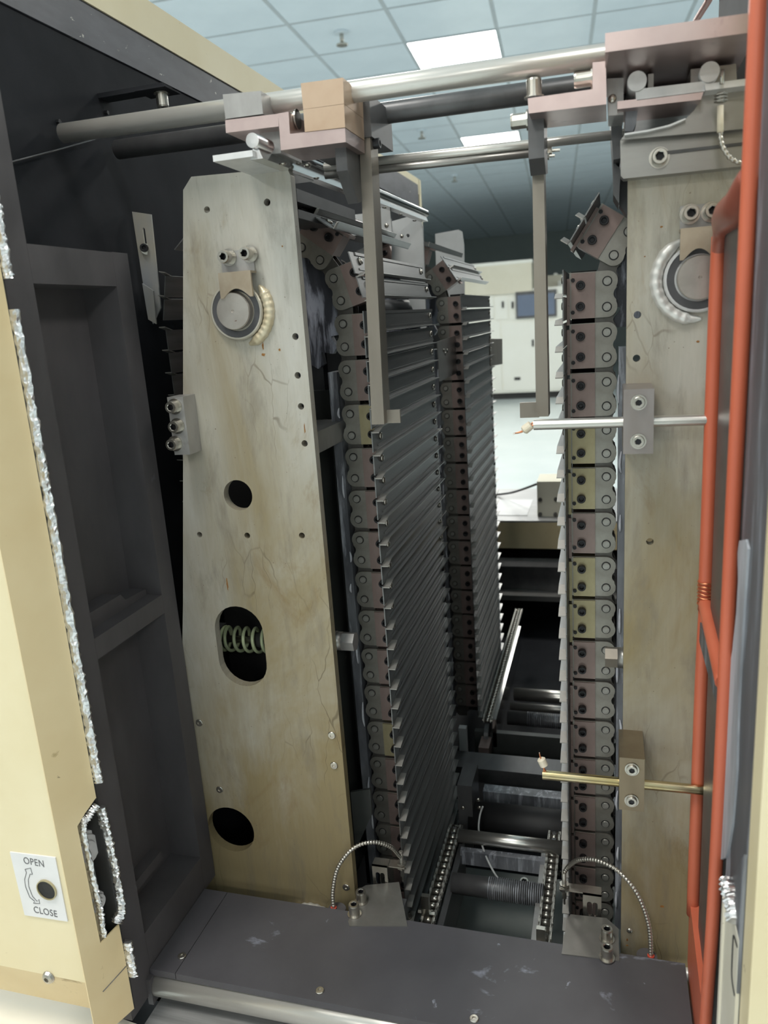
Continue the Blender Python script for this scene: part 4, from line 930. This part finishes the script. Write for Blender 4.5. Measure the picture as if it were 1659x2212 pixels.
# instruction plate
lab = part('instruction_plate', MB().prismY(P2([(23, 1839), (121, 1851), (148, 1989), (55, 1975)], YB), YB - .0012, YB).bevel(.0003), 'label', t)
hc = onY(104, 1919, YB)
part('socket_rim', MB().lathe([(.0108, 0), (.0108, .0022), (.0098, .0022), (.0098, .0004)], axis=(0, -1, 0), at=(hc.x, YB - .0008, hc.z), n=30), 'brass', lab)
part('socket', MB().lathe([(.0097, 0), (.0097, .0010), (.0060, .0009), (.0042, .0006)], axis=(0, -1, 0), at=(hc.x, YB - .0010, hc.z), n=30, hexi=(3,)), 'void', lab)
def text(s_, px, py, size, parent, mat, tilt, Y):
    cu = bpy.data.curves.new('letters', 'FONT'); cu.body = s_; cu.size = size; cu.align_x = 'CENTER'; cu.align_y = 'CENTER'; cu.extrude = .00015; cu.space_character = 1.08
    o = bpy.data.objects.new('letters', cu); COL.objects.link(o); bpy.context.view_layer.update()
    me = bpy.data.meshes.new_from_object(o.evaluated_get(bpy.context.evaluated_depsgraph_get())); bpy.data.objects.remove(o)
    p = onY(px, py, Y); m = Matrix.Translation(p) @ Matrix.Rotation(tilt, 4, 'Y') @ Matrix.Rotation(math.pi / 2, 4, 'X') @ Matrix.Diagonal((.82, 1, 1, 1)); me.transform(m)
    org = Vector((0, 0, 0)); pr = parent
    while pr is not None: org += Vector(pr.location); pr = pr.parent
    me.transform(Matrix.Translation(-org)); me.materials.clear(); me.materials.append(M[mat]); return inst('lettering', me, parent)
text('OPEN', 73, 1863, .0105, lab, 'ink', .03, YB - .0013); text('CLOSE', 98, 1970, .0105, lab, 'ink', .03, YB - .0013)
# curved double arrow drawn as an outline
ar = [(54, 1878), (66, 1875), (70, 1889), (65, 1888), (61, 1900), (62, 1915), (70, 1936), (80, 1947), (84, 1943), (86, 1952), (72, 1951), (75, 1947), (64, 1938), (55, 1915), (53, 1900), (57, 1885)]
ps = [onY(x, y, YB - .0014) for x, y in ar] + [onY(*ar[0], YB - .0014)]
part('arrow', MB().tube(ps, .00032, 4), 'ink', lab)

# worktop and ledge at the lower left
solo('shelf_plate', MB().hexa([(-.95, .30, -.715), (-.40, .30, -.715), (-.40, .30, -.70), (-.95, .30, -.70)], [(-.95, .60, -.715), (-.469, .545, -.715), (-.469, .545, -.70), (-.95, .60, -.70)]).bevel(.002), 'cream_pale', 'pale cream shelf plate across the bottom left corner', 'shelf', (-.7, .45, -.715))
solo('ledge_plate', MB().box((-.4685, .30, -.716), (.10, .588, -.7055)).bevel(.001), 'brushed', 'scratched aluminium ledge below the polished bar at the bottom', 'ledge', (-.2, .45, -.716))
# sill
ZS = -.661
t = thing('sill_plate', 'dark grey coated sill plate with flush screws across the bottom', 'plate', (-.2, .64, ZS - .008))
part('plate', MB().box((-.4405, .578, ZS - .008), (.079, .70, ZS)).bevel(.0012), 'sill', t)
part('end_piece', MB().box((-.472, .578, ZS - .008), (-.4412, .70, ZS)).bevel(.0012), 'sill', t)
for px, py in ((393, 2066), (691, 2141), (1024, 2202)): put('screw', 'rivet', t, onZ(px, py, ZS), (0, 0, 1))
solo('polished_bar', MB().cyl((-.468, .584, -.6835), (.095, .584, -.6835), .0135, 28), 'rod', 'polished round bar along the front under the dark sill plate', 'bar', (-.2, .584, -.69))
solo('bar_end', MB().box((-.474, .570, -.70), (-.468, .60, -.668)).bevel(.001), 'frame', 'small dark end stop at the left end of the polished bar', 'stop', (-.471, .585, -.70))

# ================================================================== RIGHT SIDE: ORANGE GASKET FRAME
XG = .0845
t = thing('gasket_frame', 'side frame coated with orange silicone tubes, right edge', 'gasket', (XG, .62, -.66))
part('recess_panel', MB().box((XG + .012, .545, -.72), (XG + .016, .706, .07)), 'frame', t)
part('channel', MB().box((XG + .002, .585, -.64), (XG + .012, .672, .05)), 'dkgrey', t)
fp = smoothpath([(XG, .551, .33), (XG, .552, .14), (XG, .5555, .02), (XG, .562, -.15), (XG, .565, -.35), (XG, .573, -.50), (XG, .586, -.60), (XG, .592, -.72)], 6)
part('front_tube', MB().tube(fp, .0052, 14), 'orange', t)
rp = smoothpath([(XG, .683, .045), (XG, .688, .0), (XG, .690, -.15), (XG, .691, -.27)], 5)
part('rear_tube', MB().tube(rp, .0062, 14), 'orange', t)
rp = smoothpath([(XG + .001, .692, -.245), (XG, .695, -.33), (XG, .698, -.45), (XG, .700, -.60)], 5)
part('rear_tube', MB().tube(rp, .0060, 14), 'orange', t)
part('foot_sheet', MB().prismX([(.705, -.585), (.592, -.600), (.590, -.73), (.640, -.73), (.703, -.66)], XG - .003, XG + .006).bevel(.002, 2), 'orange', t)
part('top_bend', MB().tube(smoothpath([(XG, .556, .072), (XG, .59, .058), (XG, .635, .056), (XG, .672, .050), (XG, .687, .030)], 5), .0105, 14, rads=[.006 + .006 * math.sin(math.pi * min(1, i / 16)) for i in range(21)]), 'orange_dark', t)
part('cross_tube', MB().tube(smoothpath([(XG, .690, -.262), (XG, .66, -.268), (XG, .61, -.274), (XG, .57, -.280)], 4), .0062, 14), 'orange', t)
part('cross_bar', MB().box((XG - .004, .57, -.300), (XG + .008, .692, -.281)).bevel(.003, 2), 'jamb', t)
q = MB()
for k in range(7):
    c = Vector((XG, .690, -.243 - .0034 * k)); q.tube([c + Vector((.0066 * math.cos(a), .0066 * math.sin(a), .0004 * math.sin(3 * a + k))) for a in [2 * math.pi * i / 16 for i in range(17)]], .0008, 6)
rnd = random.Random(5)
for k in range(9):
    c = Vector((XG + .004, .684, -.25 - .0022 * k)); v = [c]
    for _ in range(5): v.append(v[-1] + Vector((rnd.uniform(.0005, .0028), rnd.uniform(-.0035, .0005), rnd.uniform(-.003, .003))))
    q.tube(smoothpath(v, 3), .0005, 5)
part('wire_wrap', q, 'wire_copper', t)
a, c = onX(1531, 0, .150), onX(1505, 42, .150); zz = (a.z + c.z) / 2
part('hood_seal', MB().tube([(.150, a.y - .08, a.z + .010), a, c, (.150, c.y + .25, c.z - .02)], .0055, 12), 'orange_dark', t)
# jamb strip and the cream panel in front of it
t = thing('front_panel', 'cream front panel edge with dark streaked jamb, at far right', 'panel', (.12, .50, -.66))
part('jamb_strip', MB().box((XG + .004, .470, -.73), (XG + .008, .548, .40)).bevel(.0008), 'jamb', t)
q = MB(); q.box((XG + .004, .440, -.76), (.42, .468, .40)); part('face', q.bevel(.004, 3), 'cream', t)
part('torn_flap', MB().prismX([(.468, -.350), (.478, -.362), (.490, -.378), (.492, -.41), (.485, -.43), (.478, -.455), (.468, -.46)], XG + .0015, XG + .0035), 'jamb', t)
part('latch_strip', MB().box((XG + .001, .469, -.70), (XG + .0035, .528, -.418)).bevel(.0006), 'cream_pale', t)
part('latch_lip', MB().box((XG - .0005, .524, -.70), (XG + .0035, .530, -.435)).bevel(.0006), 'cream_pale', t)
foil('foil_tape', [Vector((XG + .002, .520, -.412)), Vector((XG + .002, .500, -.410)), Vector((XG + .002, .482, -.414))], .006, 11, t)
def onjamb(pts): return [(p.y, p.z) for p in (onX(1420 + x / 3.95, (1120 if k == 0 else 1652) + y / 3.95, XG + .0038) for k, x, y in pts)]
q = MB(); q.prismX(onjamb([(0, 715, 190), (0, 770, 180), (0, 790, 260), (0, 762, 640), (0, 745, 900), (0, 722, 1300), (0, 702, 1700), (0, 690, 2150), (1, 672, 300), (1, 655, 500), (1, 632, 650), (1, 600, 790), (1, 555, 810), (1, 566, 500), (1, 582, 60), (0, 602, 1700), (0, 622, 1330), (0, 655, 1130), (0, 690, 800), (0, 705, 520), (0, 700, 300)]), XG + .0025, XG + .0042)
part('residue', q, 'residue', t)
q = MB(); st = [(.4700, -.424), (.483, -.427), (.4855, -.434), (.4845, -.457), (.480, -.463), (.4700, -.464)]
q.tube([(XG + .0008, y, z) for y, z in smoothpath([(0, y, z) for y, z in []], 2)] if False else smoothpath([(XG + .0008, y, z) for y, z in st], 4), .0007, 6); part('slot_rim', q, 'gap', t)
for px, py in ((1655, 408),): put('screw', 'round_screw', t, (XG + .004, .50, .063), (-1, 0, 0))

# ================================================================== TRANSPORT CHAINS AT THE BOTTOM
def chain_meshes():
    d = {}; p = .0127
    q = MB(); q.cyl((-.0052, 0, 0), (.0052, 0, 0), .0042, 12); q.cyl((-.0094, 0, 0), (.0094, 0, 0), .0020, 8)
    d['roller'] = q.mesh('roller', 'stain', smooth=False)
    def pl(x, h):
        q_ = [(y, z) for y, z in [(p / 2 + h * math.cos(a), h * math.sin(a)) for a in [math.radians(v) for v in (90, 45, 0, -45, -90)]]] + [(0, -h * .72)]
        q_ += [(-p / 2 - h * math.cos(a), h * math.sin(a)) for a in [math.radians(v) for v in (-90, -45, 0, 45, 90)]] + [(0, h * .72)]
        return q_, x
    for key, x in (('outer', .0074), ('inner', .0058)):
        q = MB()
        for s in (1, -1):
            pts, xx = pl(x, .0055); q.prismX(pts, s * xx, s * (xx + .0014))
        d[key] = q.mesh('link_plates', 'pin')
    return d
CM = chain_meshes()
def roller_chain(label, x, y0, y1, z, group='roller chains on the bottom rails', wrap=True, dark=False):
    p = .0127; t = thing('roller_chain', label, 'chain', (x, (y0 + y1) / 2, z), group); org = Vector(t.location)
    pts = []; n = int((y1 - y0) / p); R = p / (2 * math.sin(math.pi / 14))
    for i in range(n + 1): pts.append((y0 + i * p, z))
    if wrap:
        th = math.pi / 2
        for k in range(1, 8): a = math.pi / 2 - k * 2 * math.pi / 14; pts.append((pts[n][0] + R * math.cos(a), z - R + R * math.sin(a)))
    for i, (y, zz) in enumerate(pts):
        inst('roller', CM['roller'], t, Vector((x, y, zz)) - org)
        if i + 1 < len(pts):
            y2, z2 = pts[i + 1]; inst('link_plates', CM['outer' if i % 2 else 'inner'], t, Vector((x, (y + y2) / 2, (zz + z2) / 2)) - org, Quaternion((1, 0, 0), math.atan2(z2 - zz, y2 - y)))
    if wrap:
        q = MB(); cy = pts[n][0]; tp = []
        for i in range(14):
            a0 = 2 * math.pi * i / 14
            for da, rr in ((-.13, R - .0042), (-.05, R + .004), (.05, R + .004), (.13, R - .0042)): tp.append((cy + rr * math.cos(a0 + da), z - R + rr * math.sin(a0 + da)))
        q.prismX(tp, x - .003, x + .003); part('sprocket', q, 'dkgrey', t)
    return t
ZC = -.745
cl = roller_chain('near roller chain on the left bottom rail, climbing over a sprocket', -.2165, .705, .975, ZC)
cr = roller_chain('near roller chain on the right bottom rail, beside the slats', -.0715, .705, .985, ZC)
cf = roller_chain('blurred roller chain on the far left bottom rail', -.2145, 1.30, 1.86, ZC, wrap=False)
def cleat(t, x, y, z):
    q = MB(); q.prismX([(y - .006, z + .003), (y + .004, z + .003), (y + .004, z + .012), (y - .001, z + .020), (y + .001, z + .034), (y - .005, z + .034), (y - .008, z + .018)], x - .0050, x + .0050)
    part('cleat', q.bevel(.0007), 'stain', t)
    q = MB(); q.cyl((x - .011, y, z + .006), (x + .011, y, z + .006), .0035, 6); part('cleat_pin', q, 'stain', t)
cleat(cl, -.2195, .800, ZC); cleat(cr, -.0735, .775, ZC)
def rail_bar(label, x0, x1, y0, y1, z0, z1, mat='dkgrey'):
    return solo('chain_rail', MB().box((x0, y0, z0), (x1, y1, z1)).bevel(.001), mat, label, 'rail', ((x0 + x1) / 2, (y0 + y1) / 2, z0), 'bottom chain rails')
rail_bar('tall dark rail plate just right of the left near roller chain', -.206, -.198, .70, .955, -.82, -.752)
rail_bar('dark rail bar just left of the right near roller chain', -.0875, -.0800, .70, .97, -.82, -.750, 'grey_alu')
rail_bar('bright-topped rail along the far blurred roller chain', -.205, -.198, 1.30, 1.75, -.80, -.742, 'steel_y')
t = thing('chain_end_block', 'dark red-brown block at the near end of the far roller chain', 'block', (-.2145, 1.26, -.80))
part('block', MB().box((-.224, 1.245, -.80), (-.205, 1.285, -.77)).bevel(.002), 'mauve', t)
q = MB(); q.lathe([(.026, -.004), (.026, .004)], axis=(1, 0, 0), at=(-.2145, 1.30, -.775), n=26); part('sprocket', q, 'dkgrey', t)

# ------------------------------------------------------------------ sensor brackets behind the sill
ZB = -.660
def sensor_bracket(label, plate_px, bolts, tab, cable, hang, dx, mirror):
    pl = [onZ(x, y, ZB) for x, y in plate_px]
    t = thing('sensor_bracket', label, 'sensor', tuple(sum(pl, Vector((0, 0, 0))) / len(pl)), 'sensor brackets behind the sill')
    q = MB(); q.prismZ([(p.x, p.y) for p in pl], ZB - .004, ZB).bevel(.0006); part('base_plate', q, 'bracket_plate', t)
    part('riser', MB().box((min(p.x for p in pl) + .012, .712, -.72), (max(p.x for p in pl) - .012, .735, ZB - .004)), 'dkgrey', t)
    for x, y in bolts:
        p = onZ(x, y, ZB); put('bolt', 'cap_long', t, p, (0, 0, 1))
    # folded tab with two slots
    (x0, y0), (x1, y1) = tab; Yt = .752; a, c = onY(x0, y0, Yt), onY(x1, y1, Yt)
    w = c.x - a.x; h = a.z - c.z; sl = []
    for f in (.36, .66):
        cx = a.x + w * f; sl.append(stadium(cx, c.z + h * .38, .0028, h * .30, 5))
    q = MB(); q.holed([(a.x, c.z), (c.x, c.z), (c.x, a.z), (a.x, a.z)], sl, Yt, Yt + .0016); tb2 = part('slotted_tab', q, 'stain', t)
    s = mirror
    ex = c.x if s > 0 else a.x; hx, hz = hang
    hp_ = onY(hx, hz, Yt + .01)
    q = MB(); xs = sorted((ex, hp_.x)); zz = a.z - .002
    q.box((a.x, Yt, a.z - .0016), (c.x, Yt + .014, a.z))
    q.box((xs[0] - .005 * (s < 0), Yt + .004, zz - .0016), (xs[1] + .005 * (s > 0), Yt + .016, zz)); part('arm', q.bevel(.0004), 'stain', tb2)
    # sensor body, nuts and sheathed cable
    q = MB(); q.cyl((hp_.x, Yt + .010, zz + .018), (hp_.x, Yt + .010, zz - .016), .0025, 12); part('sensor_body', q, 'link', t)
    q = MB()
    for dz in (.0005, -.0048): q.cyl((hp_.x, Yt + .010, zz + dz), (hp_.x, Yt + .010, zz + dz + .0030), .0058, 6)
    part('nut', q, 'stain', t)
    part('sensor_tip', MB().cyl((hp_.x, Yt + .010, zz - .016), (hp_.x, Yt + .010, zz - .024), .0012, 8), 'stain', t)
    pth = [onY(x, y, .704 + .056 * (i / (len(cable) - 1)) ** 1.7) for i, (x, y) in enumerate(cable)] + [Vector((hp_.x, Yt + .010, zz + .018))]
    part('metal_cable', sheath(pth, .0026, 300), 'sheath', t)
    c0 = pth[0]; q = MB(); q.lathe([(.009, 0), (.0105, .004), (.0105, .012), (.004, .012)], axis=(0, 0, 1), at=c0 - Vector((-.004 * dx, 0, .012)), n=18); part('cable_grommet', q, 'frame', t)
    part('seal_ring', MB().lathe([(.0036, 0), (.0036, .0016), (.0025, .0016)], axis=(0, 0, 1), at=c0, n=12), 'red', t)
    return t
sensor_bracket('sensor bracket with arched metal cable at the foot of the left plate', [(752, 1990), (777, 1920), (790, 1912), (862, 1905), (880, 2000), (755, 2000)], [(781, 1947), (766, 1975)], ((803, 1868), (839, 1918)), [(721, 1962), (719, 1925), (731, 1872), (764, 1832), (805, 1819), (843, 1829), (864, 1850)], (869, 1886), 1, 1)
sensor_bracket('sensor bracket with arched metal cable at the foot of the right plate', [(1213, 2060), (1225, 1985), (1233, 1975), (1310, 1983), (1336, 2006), (1338, 2075)], [(1311, 2029), (1311, 2069)], ((1259, 1930), (1299, 1986)), [(1406, 2066), (1402, 2000), (1378, 1933), (1338, 1884), (1294, 1860), (1252, 1857), (1229, 1871)], (1219, 1927), -1, -1)
solo('stop_pin', MB().cyl(onY(876, 1955, .80), onY(884, 1995, .80), .0022, 10).cyl(onY(882, 1978, .80), onY(883, 1984, .80), .0052, 10), 'stain', 'small pin with washers beside the left near roller chain', 'pin', tuple(onY(880, 1985, .80)))
